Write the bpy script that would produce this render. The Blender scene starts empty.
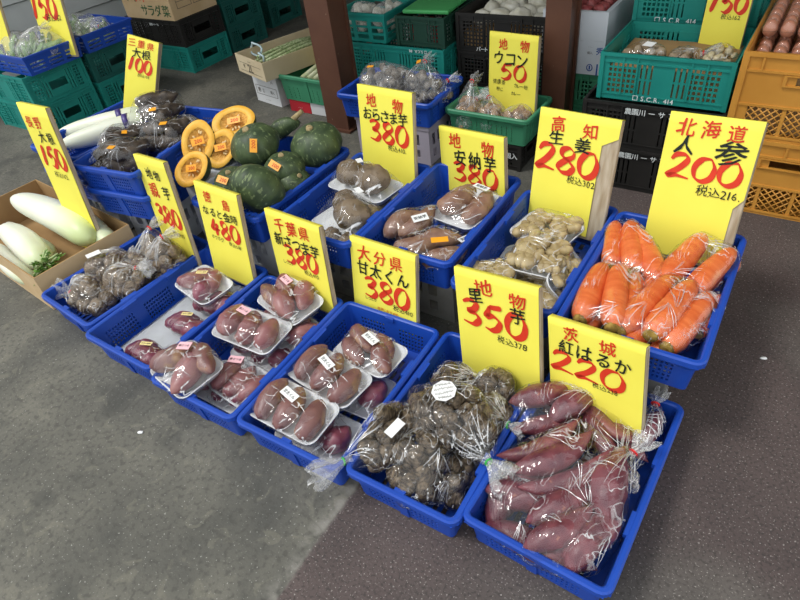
import bpy, bmesh, math, random
from mathutils import Vector, Matrix, Euler, noise
from mathutils.bvhtree import BVHTree
from math import sin, cos, pi, radians
rnd = random.Random(7)
S = bpy.context.scene
COL = S.collection
# ---------------------------------------------------------------- camera, sky, light, exposure
cam = bpy.data.objects.new('camera', bpy.data.cameras.new('camera')); COL.objects.link(cam)
CR = ((0.83783276, -0.28257587, 0.46710507), (0.53506260, 0.59488544, -0.59984946), (-0.10837101, 0.75250398, 0.64961026))
M = Matrix(CR).to_4x4(); M.translation = (-0.15472, -0.81375, 1.30243)
cam.matrix_world = M
cam.data.sensor_width = 36; cam.data.lens = 585.188 / 800 * 36; cam.data.clip_start = .02
S.camera = cam
W = bpy.data.worlds.new('sky'); S.world = W; W.use_nodes = True
wn = W.node_tree.nodes; wl = W.node_tree.links
bg = wn['Background']; bg.inputs[0].default_value = (.92, .97, 1.0, 1); bg.inputs[1].default_value = 1.35
sun_d = bpy.data.lights.new('hazy_sun', 'SUN'); sun_d.energy = 1.7; sun_d.angle = radians(14); sun_d.color = (1, .98, .94)
sun = bpy.data.objects.new('hazy_sun', sun_d); COL.objects.link(sun); sun.rotation_euler = (radians(32), 0, radians(-48))
S.view_settings.view_transform = 'Standard'; S.view_settings.look = 'None'
S.view_settings.gamma = 1; S.view_settings.use_curve_mapping = False
S.view_settings.exposure = 0.0
S.cycles.transparent_max_bounces = 24
S.cycles.max_bounces = 8

# ---------------------------------------------------------------- materials
def s2l(c): return tuple(((v / 255) / 12.92 if v / 255 <= .04045 else ((v / 255 + .055) / 1.055) ** 2.4) for v in c) + (1,)
def mat(name, rgb, rough=.5, spec=.5, rgb2=None, scale=20, detail=4, bump=0, bscale=60, stretch=None, coat=0, trans=0, sub=0, lo=.35, hi=.65):
    m = bpy.data.materials.new(name); m.use_nodes = True
    n = m.node_tree.nodes; l = m.node_tree.links; b = n['Principled BSDF']
    b.inputs['Base Color'].default_value = s2l(rgb); b.inputs['Roughness'].default_value = rough
    b.inputs['Specular IOR Level'].default_value = spec
    if coat: b.inputs['Coat Weight'].default_value = coat; b.inputs['Coat Roughness'].default_value = .1
    if trans: b.inputs['Transmission Weight'].default_value = trans
    if sub: b.inputs['Subsurface Weight'].default_value = sub; b.inputs['Subsurface Radius'].default_value = (.01, .006, .004)
    tc = n.new('ShaderNodeTexCoord'); mp = n.new('ShaderNodeMapping'); l.new(tc.outputs['Object'], mp.inputs[0])
    if stretch: mp.inputs['Scale'].default_value = stretch
    if rgb2:
        t = n.new('ShaderNodeTexNoise'); t.inputs['Scale'].default_value = scale; t.inputs['Detail'].default_value = detail
        l.new(mp.outputs[0], t.inputs[0])
        r = n.new('ShaderNodeValToRGB'); r.color_ramp.elements[0].position = lo; r.color_ramp.elements[1].position = hi
        r.color_ramp.elements[0].color = s2l(rgb); r.color_ramp.elements[1].color = s2l(rgb2)
        l.new(t.outputs[0], r.inputs[0]); l.new(r.outputs[0], b.inputs['Base Color'])
    if bump:
        t = n.new('ShaderNodeTexNoise'); t.inputs['Scale'].default_value = bscale; t.inputs['Detail'].default_value = 5
        l.new(mp.outputs[0], t.inputs[0])
        bp = n.new('ShaderNodeBump'); bp.inputs['Strength'].default_value = bump; bp.inputs['Distance'].default_value = .004
        l.new(t.outputs[0], bp.inputs['Height']); l.new(bp.outputs[0], b.inputs['Normal'])
    return m
def add_marks(m, rgb, axis_scale=(1, 1, 1), scale=30, lo=.6, hi=.64, fac=1.0, tex='noise'):
    """mix a second pattern colour over the base colour of a material"""
    n = m.node_tree.nodes; l = m.node_tree.links; b = n['Principled BSDF']
    inp = b.inputs['Base Color']
    mix = n.new('ShaderNodeMix'); mix.data_type = 'RGBA'
    if inp.links: l.new(inp.links[0].from_socket, mix.inputs[6])
    else: mix.inputs[6].default_value = inp.default_value[:]
    mix.inputs[7].default_value = s2l(rgb)
    tc = n.new('ShaderNodeTexCoord'); mp = n.new('ShaderNodeMapping'); l.new(tc.outputs['Object'], mp.inputs[0]); mp.inputs['Scale'].default_value = axis_scale
    if tex == 'noise':
        t = n.new('ShaderNodeTexNoise'); t.inputs['Detail'].default_value = 5; out = t.outputs[0]
    else:
        t = n.new('ShaderNodeTexVoronoi'); t.feature = 'F1'; out = t.outputs['Distance']
    t.inputs['Scale'].default_value = scale
    l.new(mp.outputs[0], t.inputs[0])
    r = n.new('ShaderNodeMapRange'); r.inputs[1].default_value = lo; r.inputs[2].default_value = hi; r.inputs[4].default_value = fac
    l.new(out, r.inputs[0]); l.new(r.outputs[0], mix.inputs[0]); l.new(mix.outputs[2], inp)
    return m
def film_mat(name, white=.03, crease_glint=.35, scale=14, tint=(.97, .97, .97), rough=.09):
    m = bpy.data.materials.new(name); m.use_nodes = True
    n = m.node_tree.nodes; l = m.node_tree.links; n.remove(n['Principled BSDF']); out = n['Material Output']
    tc = n.new('ShaderNodeTexCoord')
    mp = n.new('ShaderNodeMapping'); l.new(tc.outputs['Object'], mp.inputs[0]); mp.inputs['Scale'].default_value = (1, .55, .8); mp.inputs['Rotation'].default_value = (.3, .5, .7)
    ns = n.new('ShaderNodeTexNoise'); ns.inputs['Scale'].default_value = scale; ns.inputs['Detail'].default_value = 3; ns.inputs['Distortion'].default_value = 1.4
    l.new(mp.outputs[0], ns.inputs[0])
    sb = n.new('ShaderNodeMath'); sb.operation = 'SUBTRACT'; sb.inputs[1].default_value = .5; l.new(ns.outputs[0], sb.inputs[0])
    ab = n.new('ShaderNodeMath'); ab.operation = 'ABSOLUTE'; l.new(sb.outputs[0], ab.inputs[0])          # ridges where the noise crosses .5
    rg = n.new('ShaderNodeMapRange'); rg.inputs[1].default_value = 0; rg.inputs[2].default_value = .014; rg.inputs[3].default_value = 1; rg.inputs[4].default_value = 0
    l.new(ab.outputs[0], rg.inputs[0])
    # creases come in patches, their glints painted in diffuse white
    pt = n.new('ShaderNodeTexNoise'); pt.inputs['Scale'].default_value = 9; l.new(tc.outputs['Object'], pt.inputs[0])
    pr = n.new('ShaderNodeMapRange'); pr.inputs[1].default_value = .42; pr.inputs[2].default_value = .62; l.new(pt.outputs[0], pr.inputs[0])
    cr = n.new('ShaderNodeMath'); cr.operation = 'MULTIPLY'; l.new(rg.outputs[0], cr.inputs[0]); l.new(pr.outputs[0], cr.inputs[1])
    cm = n.new('ShaderNodeMath'); cm.operation = 'MULTIPLY'; cm.inputs[1].default_value = crease_glint; l.new(cr.outputs[0], cm.inputs[0])
    bp = n.new('ShaderNodeBump'); bp.inputs['Strength'].default_value = .8; bp.inputs['Distance'].default_value = .014
    l.new(ab.outputs[0], bp.inputs['Height'])
    tr = n.new('ShaderNodeBsdfTransparent'); tr.inputs[0].default_value = (*tint, 1)
    gl = n.new('ShaderNodeBsdfGlossy'); gl.inputs['Roughness'].default_value = rough; l.new(bp.outputs[0], gl.inputs['Normal'])
    df = n.new('ShaderNodeBsdfDiffuse'); df.inputs[0].default_value = (.9, .9, .9, 1); l.new(bp.outputs[0], df.inputs['Normal'])
    lf = n.new('ShaderNodeLayerWeight'); lf.inputs[0].default_value = .5
    lp = n.new('ShaderNodeMath'); lp.operation = 'POWER'; lp.inputs[1].default_value = 3.5; l.new(lf.outputs['Facing'], lp.inputs[0])
    lw = n.new('ShaderNodeMath'); lw.operation = 'MULTIPLY_ADD'; lw.inputs[1].default_value = .5; lw.inputs[2].default_value = .05; l.new(lp.outputs[0], lw.inputs[0])
    m1 = n.new('ShaderNodeMixShader'); l.new(lw.outputs[0], m1.inputs[0]); l.new(tr.outputs[0], m1.inputs[1]); l.new(gl.outputs[0], m1.inputs[2])
    ad = n.new('ShaderNodeMath'); ad.operation = 'ADD'; ad.inputs[1].default_value = white; ad.use_clamp = True; l.new(cm.outputs[0], ad.inputs[0])
    m2 = n.new('ShaderNodeMixShader'); l.new(ad.outputs[0], m2.inputs[0]); l.new(m1.outputs[0], m2.inputs[1]); l.new(df.outputs[0], m2.inputs[2])
    l.new(m2.outputs[0], out.inputs[0])
    return m
BLUE = mat('blue_plastic', (26, 68, 164), .38, .4, rgb2=(30, 74, 172), scale=6)
TEAL = mat('teal_plastic', (28, 128, 118), .45, .35, rgb2=(34, 138, 126), scale=8)
TEALD = mat('dark_teal_plastic', (26, 84, 78), .5, .3, rgb2=(30, 94, 86), scale=8)
GREEN = mat('green_plastic', (60, 134, 98), .45, .35, rgb2=(68, 142, 106), scale=8)
DGREEN = mat('dark_green_plastic', (30, 62, 50), .5, .3)
LGREEN = mat('bright_green_plastic', (70, 160, 90), .4, .4)
BLACK = mat('black_plastic', (34, 33, 31), .5, .3, rgb2=(42, 40, 38), scale=8)
GREY = mat('grey_plastic', (150, 148, 140), .5, .3, rgb2=(128, 125, 118), scale=9)
LILAC = mat('pale_box_plastic', (168, 160, 172), .5, .3)
YCRATE = mat('ochre_plastic', (206, 146, 62), .42, .4, rgb2=(194, 134, 54), scale=7)
FOAM = mat('white_foam', (232, 234, 236), .6, .3)
FOAMBOX = mat('white_foam_box', (216, 219, 224), .7, .2, bump=.1, bscale=200)
PAPER = mat('yellow_paper', (244, 233, 92), .6, .25, rgb2=(240, 226, 84), scale=5)
BOARD = mat('cardboard_board', (186, 172, 150), .85, .1, rgb2=(156, 138, 112), scale=60, stretch=(1, 1, .15), bump=.4, bscale=120)
CARTON = mat('brown_carton', (206, 180, 142), .85, .15, rgb2=(194, 166, 126), scale=7)
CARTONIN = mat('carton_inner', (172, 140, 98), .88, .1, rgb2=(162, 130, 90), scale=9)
CREAM = mat('cream_carton', (206, 190, 158), .8, .2, rgb2=(196, 178, 146), scale=7)
WCARTON = mat('white_carton', (214, 214, 214), .7, .2)
RED = mat('red_carton', (190, 42, 52), .6, .3)
REDINK = mat('red_ink', (218, 62, 34), .5, .3, rgb2=(206, 52, 30), scale=30)
BLACKINK = mat('black_ink', (26, 32, 26), .5, .3)
WHITEINK = mat('white_ink', (226, 230, 228), .6, .2)
GREENINK = mat('green_ink', (52, 92, 60), .6, .2)
BLUEINK = mat('blue_ink', (50, 86, 158), .6, .2)
GREYINK = mat('grey_ink', (96, 88, 76), .6, .2)
STK_W = mat('white_sticker', (238, 238, 236), .35, .5)
STK_P = mat('pink_sticker', (240, 188, 196), .35, .5)
STK_C = mat('cream_sticker', (238, 216, 150), .35, .5)
STK_O = mat('orange_sticker', (250, 170, 40), .35, .5)
TIE_R = mat('red_tie', (214, 30, 34), .4, .5)
TIE_G = mat('green_tie', (46, 172, 70), .4, .5)
SWEET = mat('red_sweet_potato_skin', (92, 40, 52), .42, .5, rgb2=(138, 76, 82), scale=22, bump=.5, bscale=55)
add_marks(SWEET, (176, 118, 96), (1, 1, 1), 60, .66, .72, .7)
MAUVE = mat('mauve_sweet_potato_skin', (112, 72, 72), .4, .5, rgb2=(146, 108, 98), scale=14, bump=.22, bscale=60)
add_marks(MAUVE, (184, 144, 92), (1, 1, 1), 14, .56, .68, .75)
ROSE = mat('rose_sweet_potato_skin', (128, 74, 78), .4, .5, rgb2=(156, 112, 106), scale=14, bump=.2, bscale=60)
add_marks(ROSE, (178, 140, 100), (1, 1, 1), 16, .62, .7, .6)
PURP = mat('purple_sweet_potato_skin', (110, 48, 66), .4, .5, rgb2=(146, 84, 96), scale=14, bump=.2, bscale=60)
ANNO = mat('tan_sweet_potato_skin', (130, 94, 80), .5, .4, rgb2=(164, 130, 102), scale=20, bump=.5, bscale=60)
add_marks(ANNO, (138, 92, 84), (1, 1, 1), 22, .6, .7, .7)
BROWN = mat('brown_tuber_skin', (106, 90, 72), .55, .35, rgb2=(136, 118, 96), scale=22, bump=.4, bscale=60)
add_marks(BROWN, (92, 74, 56), (1, 1, 1), 60, .58, .66, .6)
TARO = mat('hairy_taro_skin', (60, 50, 41), .7, .25, rgb2=(126, 110, 90), scale=55, stretch=(3.2, 1, 1), bump=.8, bscale=90, lo=.38, hi=.68)
TAROL = mat('pale_taro_skin', (88, 74, 60), .7, .25, rgb2=(146, 128, 106), scale=55, stretch=(3.2, 1, 1), bump=.8, bscale=90)
TURM = mat('turmeric_skin', (146, 110, 72), .7, .3, rgb2=(178, 144, 104), scale=60, bump=.6, bscale=90)
GREYT = mat('grey_tuber_skin', (104, 96, 86), .7, .3, rgb2=(140, 130, 118), scale=50, bump=.6, bscale=90)
GINGER = mat('ginger_skin', (166, 144, 100), .48, .4, rgb2=(192, 172, 128), scale=26, bump=.35, bscale=80)
add_marks(GINGER, (150, 122, 82), (1, 1, 1), 60, .6, .7, .6)
CARROT = mat('carrot_skin', (220, 100, 46), .38, .5, rgb2=(236, 126, 68), scale=14, bump=.25, bscale=30, stretch=(6, 1, 1))
add_marks(CARROT, (250, 172, 96), (1, 1, 1), 18, .6, .74, .6)
STUB = mat('carrot_stub', (122, 96, 40), .7, .2, rgb2=(170, 140, 70), scale=90)
PUMP = mat('green_pumpkin_rind', (52, 66, 44), .5, .4, rgb2=(78, 94, 60), scale=24, bump=.3, bscale=40)
add_marks(PUMP, (128, 142, 98), (1, 1, .3), 95, .57, .66, .75)
PSTEM = mat('corky_stem', (176, 158, 118), .8, .2, rgb2=(150, 130, 92), scale=90)
PFLESH = mat('orange_pumpkin_flesh', (236, 172, 52), .5, .4, rgb2=(244, 192, 84), scale=30)
PCAV = mat('stringy_seed_cavity', (206, 144, 54), .6, .3, rgb2=(236, 184, 96), scale=60, bump=.8, bscale=90, stretch=(1, 3, 1))
PSEED = mat('pumpkin_seed', (226, 196, 140), .5, .4)
DAIKON = mat('white_radish_skin', (226, 228, 206), .4, .5, rgb2=(234, 234, 218), scale=6, bump=.06, bscale=60, sub=.1)
def radish_green(m, x0, x1, rgb=(168, 192, 104)):
    n = m.node_tree.nodes; l = m.node_tree.links; b = n['Principled BSDF']
    inp = b.inputs['Base Color']; src = inp.links[0].from_socket
    tc = n.new('ShaderNodeTexCoord'); sp = n.new('ShaderNodeSeparateXYZ'); l.new(tc.outputs['Object'], sp.inputs[0])
    r = n.new('ShaderNodeMapRange'); r.interpolation_type = 'SMOOTHSTEP'; r.inputs[1].default_value = x0; r.inputs[2].default_value = x1
    l.new(sp.outputs[0], r.inputs[0])
    mix = n.new('ShaderNodeMix'); mix.data_type = 'RGBA'; l.new(r.outputs[0], mix.inputs[0]); l.new(src, mix.inputs[6]); mix.inputs[7].default_value = s2l(rgb)
    l.new(mix.outputs[2], inp)
radish_green(DAIKON, .0, .3, (196, 208, 146))
LEAF = mat('radish_leaf', (70, 120, 44), .6, .3, rgb2=(122, 160, 72), scale=60)
LEAFP = mat('pale_stalk', (196, 206, 160), .5, .4, rgb2=(172, 190, 126), scale=30)
ONION = mat('green_onion_stalk', (128, 150, 96), .45, .4, rgb2=(196, 204, 160), scale=30, stretch=(.3, 3, 3))
WSTALK = mat('whitish_stalk', (206, 206, 176), .5, .4, rgb2=(176, 186, 130), scale=20)
GREENS = mat('leafy_greens', (104, 142, 72), .5, .4, rgb2=(152, 182, 112), scale=40, bump=.5, bscale=60)
WVEG = mat('white_onion_skin', (222, 218, 204), .4, .5, rgb2=(206, 200, 178), scale=30)
MUSH = mat('mushroom_cap', (176, 158, 132), .6, .3, rgb2=(150, 130, 104), scale=30)
BEAN = mat('pale_sprouts', (214, 202, 166), .5, .4, rgb2=(190, 174, 134), scale=60)
REDVEG = mat('dark_red_root', (140, 52, 56), .45, .5, rgb2=(176, 96, 92), scale=40)
EGG = mat('brown_egg_shell', (186, 122, 94), .4, .5, rgb2=(198, 136, 108), scale=30)
PTAPE = mat('purple_tape', (70, 58, 120), .35, .5)
ROPE = mat('pale_blue_string', (186, 206, 210), .6, .3)
PILLAR = mat('brown_painted_steel', (88, 56, 42), .45, .4, rgb2=(100, 66, 50), scale=5)
add_marks(PILLAR, (150, 130, 110), (1, 1, .6), 60, .72, .76, .8)
WALLM = mat('grey_wall_boards', (216, 218, 216), .6, .3, rgb2=(204, 206, 204), scale=3)
ROOFM = mat('unseen_roof_sheet', (160, 156, 148), .8, .2)
BACKM = mat('rear_wall_paint', (108, 106, 100), .8, .2, rgb2=(96, 94, 88), scale=3)
FILM = film_mat('clear_film', .0, .8, 13, rough=.07)
FILMT = film_mat('taut_wrap', .0, .85, 10, rough=.05)
FILMB = film_mat('crinkled_bag', .0, .95, 26, rough=.09)
TAIL = film_mat('gathered_film', .18, .7, 30, rough=.16)
FILMC = film_mat('hazy_bag', .07, .9, 20, rough=.1)
FILMW = film_mat('cloudy_bag', .16, .8, 18, rough=.12)
SHELL = film_mat('egg_pack_plastic', .0, .0, 3, rough=.08)

def fold_mat():
    m = bpy.data.materials.new('film_fold'); m.use_nodes = True
    n = m.node_tree.nodes; l = m.node_tree.links; n.remove(n['Principled BSDF'])
    tr = n.new('ShaderNodeBsdfTransparent'); gl = n.new('ShaderNodeBsdfGlossy'); gl.inputs['Roughness'].default_value = .22
    df = n.new('ShaderNodeBsdfDiffuse'); df.inputs[0].default_value = (.92, .92, .92, 1)  # white colour stands in for bright streaks along the pleats
    a = n.new('ShaderNodeMixShader'); a.inputs[0].default_value = .6; l.new(df.outputs[0], a.inputs[1]); l.new(gl.outputs[0], a.inputs[2])
    b = n.new('ShaderNodeMixShader'); b.inputs[0].default_value = .62; l.new(tr.outputs[0], b.inputs[1]); l.new(a.outputs[0], b.inputs[2])
    l.new(b.outputs[0], n['Material Output'].inputs[0]); return m
FOLD = fold_mat()
# floor: grey concrete left of a joint, purple-brown asphalt right of it
def floor_mat():
    m = bpy.data.materials.new('concrete_and_asphalt'); m.use_nodes = True
    n = m.node_tree.nodes; l = m.node_tree.links; b = n['Principled BSDF']; b.inputs['Roughness'].default_value = .75; b.inputs['Specular IOR Level'].default_value = .3
    tc = n.new('ShaderNodeTexCoord')
    def tex(scale, det=6, src=tc.outputs['Object'], dist=0):
        t = n.new('ShaderNodeTexNoise'); t.inputs['Scale'].default_value = scale; t.inputs['Detail'].default_value = det; t.inputs['Distortion'].default_value = dist; l.new(src, t.inputs[0]); return t.outputs[0]
    def ramp(v, a, ca, bb, cb):
        r = n.new('ShaderNodeValToRGB'); e = r.color_ramp.elements; e[0].position = a; e[0].color = s2l(ca); e[1].position = bb; e[1].color = s2l(cb); l.new(v, r.inputs[0]); return r.outputs[0]
    def mix(f, a, bb, mode='MIX'):
        x = n.new('ShaderNodeMix'); x.data_type = 'RGBA'; x.blend_type = mode
        if isinstance(f, float): x.inputs[0].default_value = f
        else: l.new(f, x.inputs[0])
        for i, v in ((6, a), (7, bb)):
            if isinstance(v, tuple): x.inputs[i].default_value = s2l(v)
            else: l.new(v, x.inputs[i])
        return x.outputs[2]
    def rng(v, a, bb, lo=0, hi=1):
        r = n.new('ShaderNodeMapRange'); r.inputs[1].default_value = a; r.inputs[2].default_value = bb; r.inputs[3].default_value = lo; r.inputs[4].default_value = hi; l.new(v, r.inputs[0]); return r.outputs[0]
    con = ramp(tex(2.6, 8, dist=.4), .34, (78, 77, 72), .68, (112, 109, 99))
    con = mix(rng(tex(7, 6), .54, .68, 0, .6), con, (66, 66, 62))
    con = mix(rng(tex(70, 5), .50, .64, 0, .55), con, (70, 68, 63))
    con = mix(rng(tex(18, 6, dist=1), .58, .66, 0, .35), con, (126, 122, 108))
    con = mix(rng(tex(160, 2), .66, .72, 0, .7), con, (168, 166, 158))
    asp = ramp(tex(3.2, 6), .36, (78, 68, 66), .66, (92, 80, 77))
    asp = mix(rng(tex(1.1, 3), .48, .62), asp, ramp(tex(4, 6), .36, (76, 73, 69), .66, (90, 86, 81)))
    asp = mix(rng(tex(130, 4), .50, .64, 0, .6), asp, (54, 50, 48))
    asp = mix(rng(tex(2.2, 5), .56, .70, 0, .35), asp, (118, 108, 102))
    asp = mix(rng(tex(210, 2), .63, .70, 0, .8), asp, (160, 152, 146))
    sp = n.new('ShaderNodeSeparateXYZ'); l.new(tc.outputs['Object'], sp.inputs[0])
    wob = n.new('ShaderNodeMath'); wob.operation = 'MULTIPLY_ADD'; wob.inputs[1].default_value = .035; l.new(tex(9, 4), wob.inputs[0]); l.new(sp.outputs[0], wob.inputs[2])
    f = rng(wob.outputs[0], -.786, -.780)
    c = mix(f, con, asp)
    # pale worn joint
    j1 = rng(wob.outputs[0], -.826, -.792); j2 = rng(wob.outputs[0], -.786, -.774, 1, 0)
    jm = n.new('ShaderNodeMath'); jm.operation = 'MULTIPLY'; l.new(j1, jm.inputs[0]); l.new(j2, jm.inputs[1])
    jn = n.new('ShaderNodeMath'); jn.operation = 'MULTIPLY'; l.new(jm.outputs[0], jn.inputs[0]); l.new(rng(tex(24, 5), .42, .62, 0, .8), jn.inputs[1])
    c = mix(jn.outputs[0], c, (136, 132, 124))
    # hairline cracks
    wv = n.new('ShaderNodeTexVoronoi'); wv.feature = 'DISTANCE_TO_EDGE'; wv.inputs['Scale'].default_value = .9
    dv = n.new('ShaderNodeVectorMath'); dv.operation = 'ADD'; nz = n.new('ShaderNodeTexNoise'); nz.inputs['Scale'].default_value = 5; l.new(tc.outputs['Object'], nz.inputs[0])
    sc = n.new('ShaderNodeVectorMath'); sc.operation = 'SCALE'; sc.inputs[3].default_value = .25; l.new(nz.outputs['Color'], sc.inputs[0]); l.new(tc.outputs['Object'], dv.inputs[0]); l.new(sc.outputs[0], dv.inputs[1]); l.new(dv.outputs[0], wv.inputs[0])
    c = mix(rng(wv.outputs[0], .0, .003, .25, 0), c, (66, 62, 58))
    l.new(c, b.inputs['Base Color'])
    bp = n.new('ShaderNodeBump'); bp.inputs['Strength'].default_value = .35; bp.inputs['Distance'].default_value = .003; l.new(tex(150, 3), bp.inputs['Height']); l.new(bp.outputs[0], b.inputs['Normal'])
    return m

# ---------------------------------------------------------------- helpers
def link(name, mesh, parent=None, loc=None, rot=None, scale=None):
    o = bpy.data.objects.new(name, mesh); COL.objects.link(o)
    if parent: o.parent = parent
    if loc is not None: o.location = loc
    if rot is not None: o.rotation_euler = rot
    if scale is not None: o.scale = scale
    return o
def tag(o, label, cat, group=None, kind=None):
    o['label'] = label; o['category'] = cat
    if group: o['group'] = group
    if kind: o['kind'] = kind
    return o
def structure(o): o['kind'] = 'structure'; return o
def root(name, label, cat, loc, rot=(0, 0, 0), group=None):
    o = bpy.data.objects.new(name, None); COL.objects.link(o); o.empty_display_size = .03
    o.location = loc; o.rotation_euler = rot
    return tag(o, label, cat, group)
def tomesh(bm, name, m, smooth=False):
    me = bpy.data.meshes.new(name); bm.normal_update()
    if smooth:
        for f in bm.faces: f.smooth = True
    bm.to_mesh(me); bm.free()
    for x in (m if isinstance(m, (list, tuple)) else [m]): me.materials.append(x)
    return me
def box(bm, x0, x1, y0, y1, z0, z1, mi=0):
    v = [bm.verts.new(p) for p in ((x0, y0, z0), (x1, y0, z0), (x1, y1, z0), (x0, y1, z0), (x0, y0, z1), (x1, y0, z1), (x1, y1, z1), (x0, y1, z1))]
    fs = []
    for q in ((3, 2, 1, 0), (4, 5, 6, 7), (0, 1, 5, 4), (1, 2, 6, 5), (2, 3, 7, 6), (3, 0, 4, 7)):
        f = bm.faces.new([v[i] for i in q]); f.material_index = mi; fs.append(f)
    return v, fs
def beveled_box(x0, x1, y0, y1, z0, z1, b=.004, seg=2):
    bm = bmesh.new(); box(bm, x0, x1, y0, y1, z0, z1)
    bmesh.ops.bevel(bm, geom=bm.edges[:] + bm.verts[:], offset=b, segments=seg, affect='EDGES', profile=.5)
    return bm
def tube(bm, pts, rads, n=8, cap=True, mi=0):
    pts = [Vector(p) for p in pts]; rings = []
    up = Vector((0, 0, 1)); prev = None
    for i, p in enumerate(pts):
        t = (pts[min(i + 1, len(pts) - 1)] - pts[max(i - 1, 0)]).normalized()
        if prev is None:
            a = t.orthogonal().normalized()
        else:
            a = (prev - t * prev.dot(t)).normalized()
        prev = a; b = t.cross(a)
        r = rads[i] if isinstance(rads, (list, tuple)) else rads
        rings.append([bm.verts.new(p + (a * cos(2 * pi * k / n) + b * sin(2 * pi * k / n)) * r) for k in range(n)])
    for i in range(len(rings) - 1):
        for k in range(n):
            f = bm.faces.new((rings[i][k], rings[i][(k + 1) % n], rings[i + 1][(k + 1) % n], rings[i + 1][k])); f.smooth = True; f.material_index = mi
    if cap:
        for r, rev in ((rings[0], True), (rings[-1], False)):
            f = bm.faces.new(r[::-1] if rev else r); f.material_index = mi
    return rings
def ellipsoid(bm, c, r, rot=None, seg=14, rings=9, nz=0, nscale=20, seed=0):
    mt = Matrix.Translation(c) @ (Euler(rot).to_matrix().to_4x4() if rot else Matrix())
    res = bmesh.ops.create_uvsphere(bm, u_segments=seg, v_segments=rings, radius=1)
    for v in res['verts']:
        p = Vector((v.co.x * r[0], v.co.y * r[1], v.co.z * r[2]))
        if nz: p *= 1 + nz * noise.noise(v.co * 1.6 + Vector((seed * 7.1, seed * 3.3, 0)))
        v.co = mt @ p
    for f in bm.faces: f.smooth = True

# ---- roots and tubers: a lathe along x with bend and lumps
def tuber_mesh(name, m, L, r, seed, p0=.55, p1=.8, fat=.45, bend=.1, lump=.12, n=15, k=14, flat=.92):
    bm = bmesh.new(); rings = []
    for i in range(n + 1):
        t = i / n; tt = t ** (math.log(.5) / math.log(fat))
        prof = (sin(pi * tt) ** (p0 if tt < .5 else p1)) if 0 < t < 1 else 0
        x = (t - .5) * L
        cy = bend * L * (4 * (t - .5) ** 2 - .5); cz = .3 * bend * L * sin(t * 5 + seed)
        ring = []
        for j in range(k):
            a = 2 * pi * j / k
            q = Vector((x * 9 / max(L, .01) * .35, cos(a), sin(a)))
            rr = r * max(prof, .05) * (1 + lump * noise.noise(q * 1.5 + Vector((seed * 5.3, seed, 1))))
            ring.append(bm.verts.new((x, cy + cos(a) * rr, cz + sin(a) * rr * flat)))
        rings.append(ring)
    for i in range(n):
        for j in range(k): bm.faces.new((rings[i][j], rings[i][(j + 1) % k], rings[i + 1][(j + 1) % k], rings[i + 1][j]))
    bm.faces.new(rings[0][::-1]); bm.faces.new(rings[-1])
    return tomesh(bm, name, m, True)
def lump_mesh(name, m, r, seed):
    bm = bmesh.new()
    ellipsoid(bm, (0, 0, 0), (r * 1.25, r, r * .95), seg=14, rings=9, nz=.35, seed=seed)
    return tomesh(bm, name, m, True)
def ginger_mesh(name, m, seed, s=1.0):
    q = random.Random(seed); bm = bmesh.new()
    ellipsoid(bm, (0, 0, 0), (.04 * s, .022 * s, .02 * s), (0, 0, 0), nz=.25, seed=seed)
    x = -.03
    for i in range(6):
        a = q.uniform(-.5, .5) + (pi / 2 if i % 2 else -pi / 2); d = q.uniform(.018, .034)
        c = Vector((x * s, sin(a) * d * s, q.uniform(-.006, .012) * s)); x += .0125
        ellipsoid(bm, c, (q.uniform(.022, .03) * s, q.uniform(.015, .02) * s, q.uniform(.015, .019) * s), (0, q.uniform(-.3, .3), a + q.uniform(-.3, .3)), nz=.2, seed=seed + i)
    me = tomesh(bm, name, m, True)
    return me
def variants(fn, n, *a, **k): return [fn(*a, seed=i + 1, **k) for i in range(n)]
sweet = [tuber_mesh('sweet_potato', SWEET, l, r, i, bend=b, p0=.8, p1=.9, lump=.22) for i, (l, r, b) in enumerate(((.20, .028, .1), (.18, .033, .06), (.16, .036, -.08), (.22, .026, .14)))]
mauve = [tuber_mesh('sweet_potato', MAUVE, l, r, i, bend=b, p0=.45, p1=.5, lump=.2) for i, (l, r, b) in enumerate(((.142, .033, .06), (.136, .031, -.05), (.13, .034, .03)))]
rose = [tuber_mesh('sweet_potato', ROSE, l, r, i + 3, bend=b, p0=.5, p1=.6, lump=.22) for i, (l, r, b) in enumerate(((.13, .033, .06), (.14, .034, -.05), (.12, .033, .05)))]
purp = [tuber_mesh('sweet_potato', PURP, l, r, i + 5, bend=b, p0=.5, p1=.55, lump=.2) for i, (l, r, b) in enumerate(((.10, .031, .06), (.105, .029, -.05), (.09, .032, .05)))]
anno = [tuber_mesh('sweet_potato', ANNO, l, r, i + 8, bend=b, p0=.5, p1=.7, lump=.26) for i, (l, r, b) in enumerate(((.17, .041, .05), (.16, .034, -.08), (.18, .036, .08)))]
brown = [tuber_mesh('brown_tuber', BROWN, l, r, i + 11, bend=b, p0=.5, p1=.6, lump=.22) for i, (l, r, b) in enumerate(((.13, .05, .03), (.12, .054, -.03), (.10, .045, .05)))]
DARKT = mat('dark_tuber_skin', (46, 38, 32), .5, .5, rgb2=(92, 78, 64), scale=30, bump=.5, bscale=50)
burd = [tuber_mesh('dark_tuber', DARKT, l, r, i + 14, bend=b, p0=.35, p1=.6, lump=.4) for i, (l, r, b) in enumerate(((.19, .034, .07), (.17, .038, -.08)))]
taro = [lump_mesh('taro', TARO, .026, i) for i in range(5)]
tarol = [lump_mesh('taro', TAROL, .028, i + 9) for i in range(4)]
turm = [lump_mesh('turmeric_root', TURM, .017, i + 20) for i in range(4)]
greyt = [lump_mesh('tuber', GREYT, .018, i + 30) for i in range(4)]
gingers = [ginger_mesh('ginger_root', GINGER, i + 1, 1.0) for i in range(5)]
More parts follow.
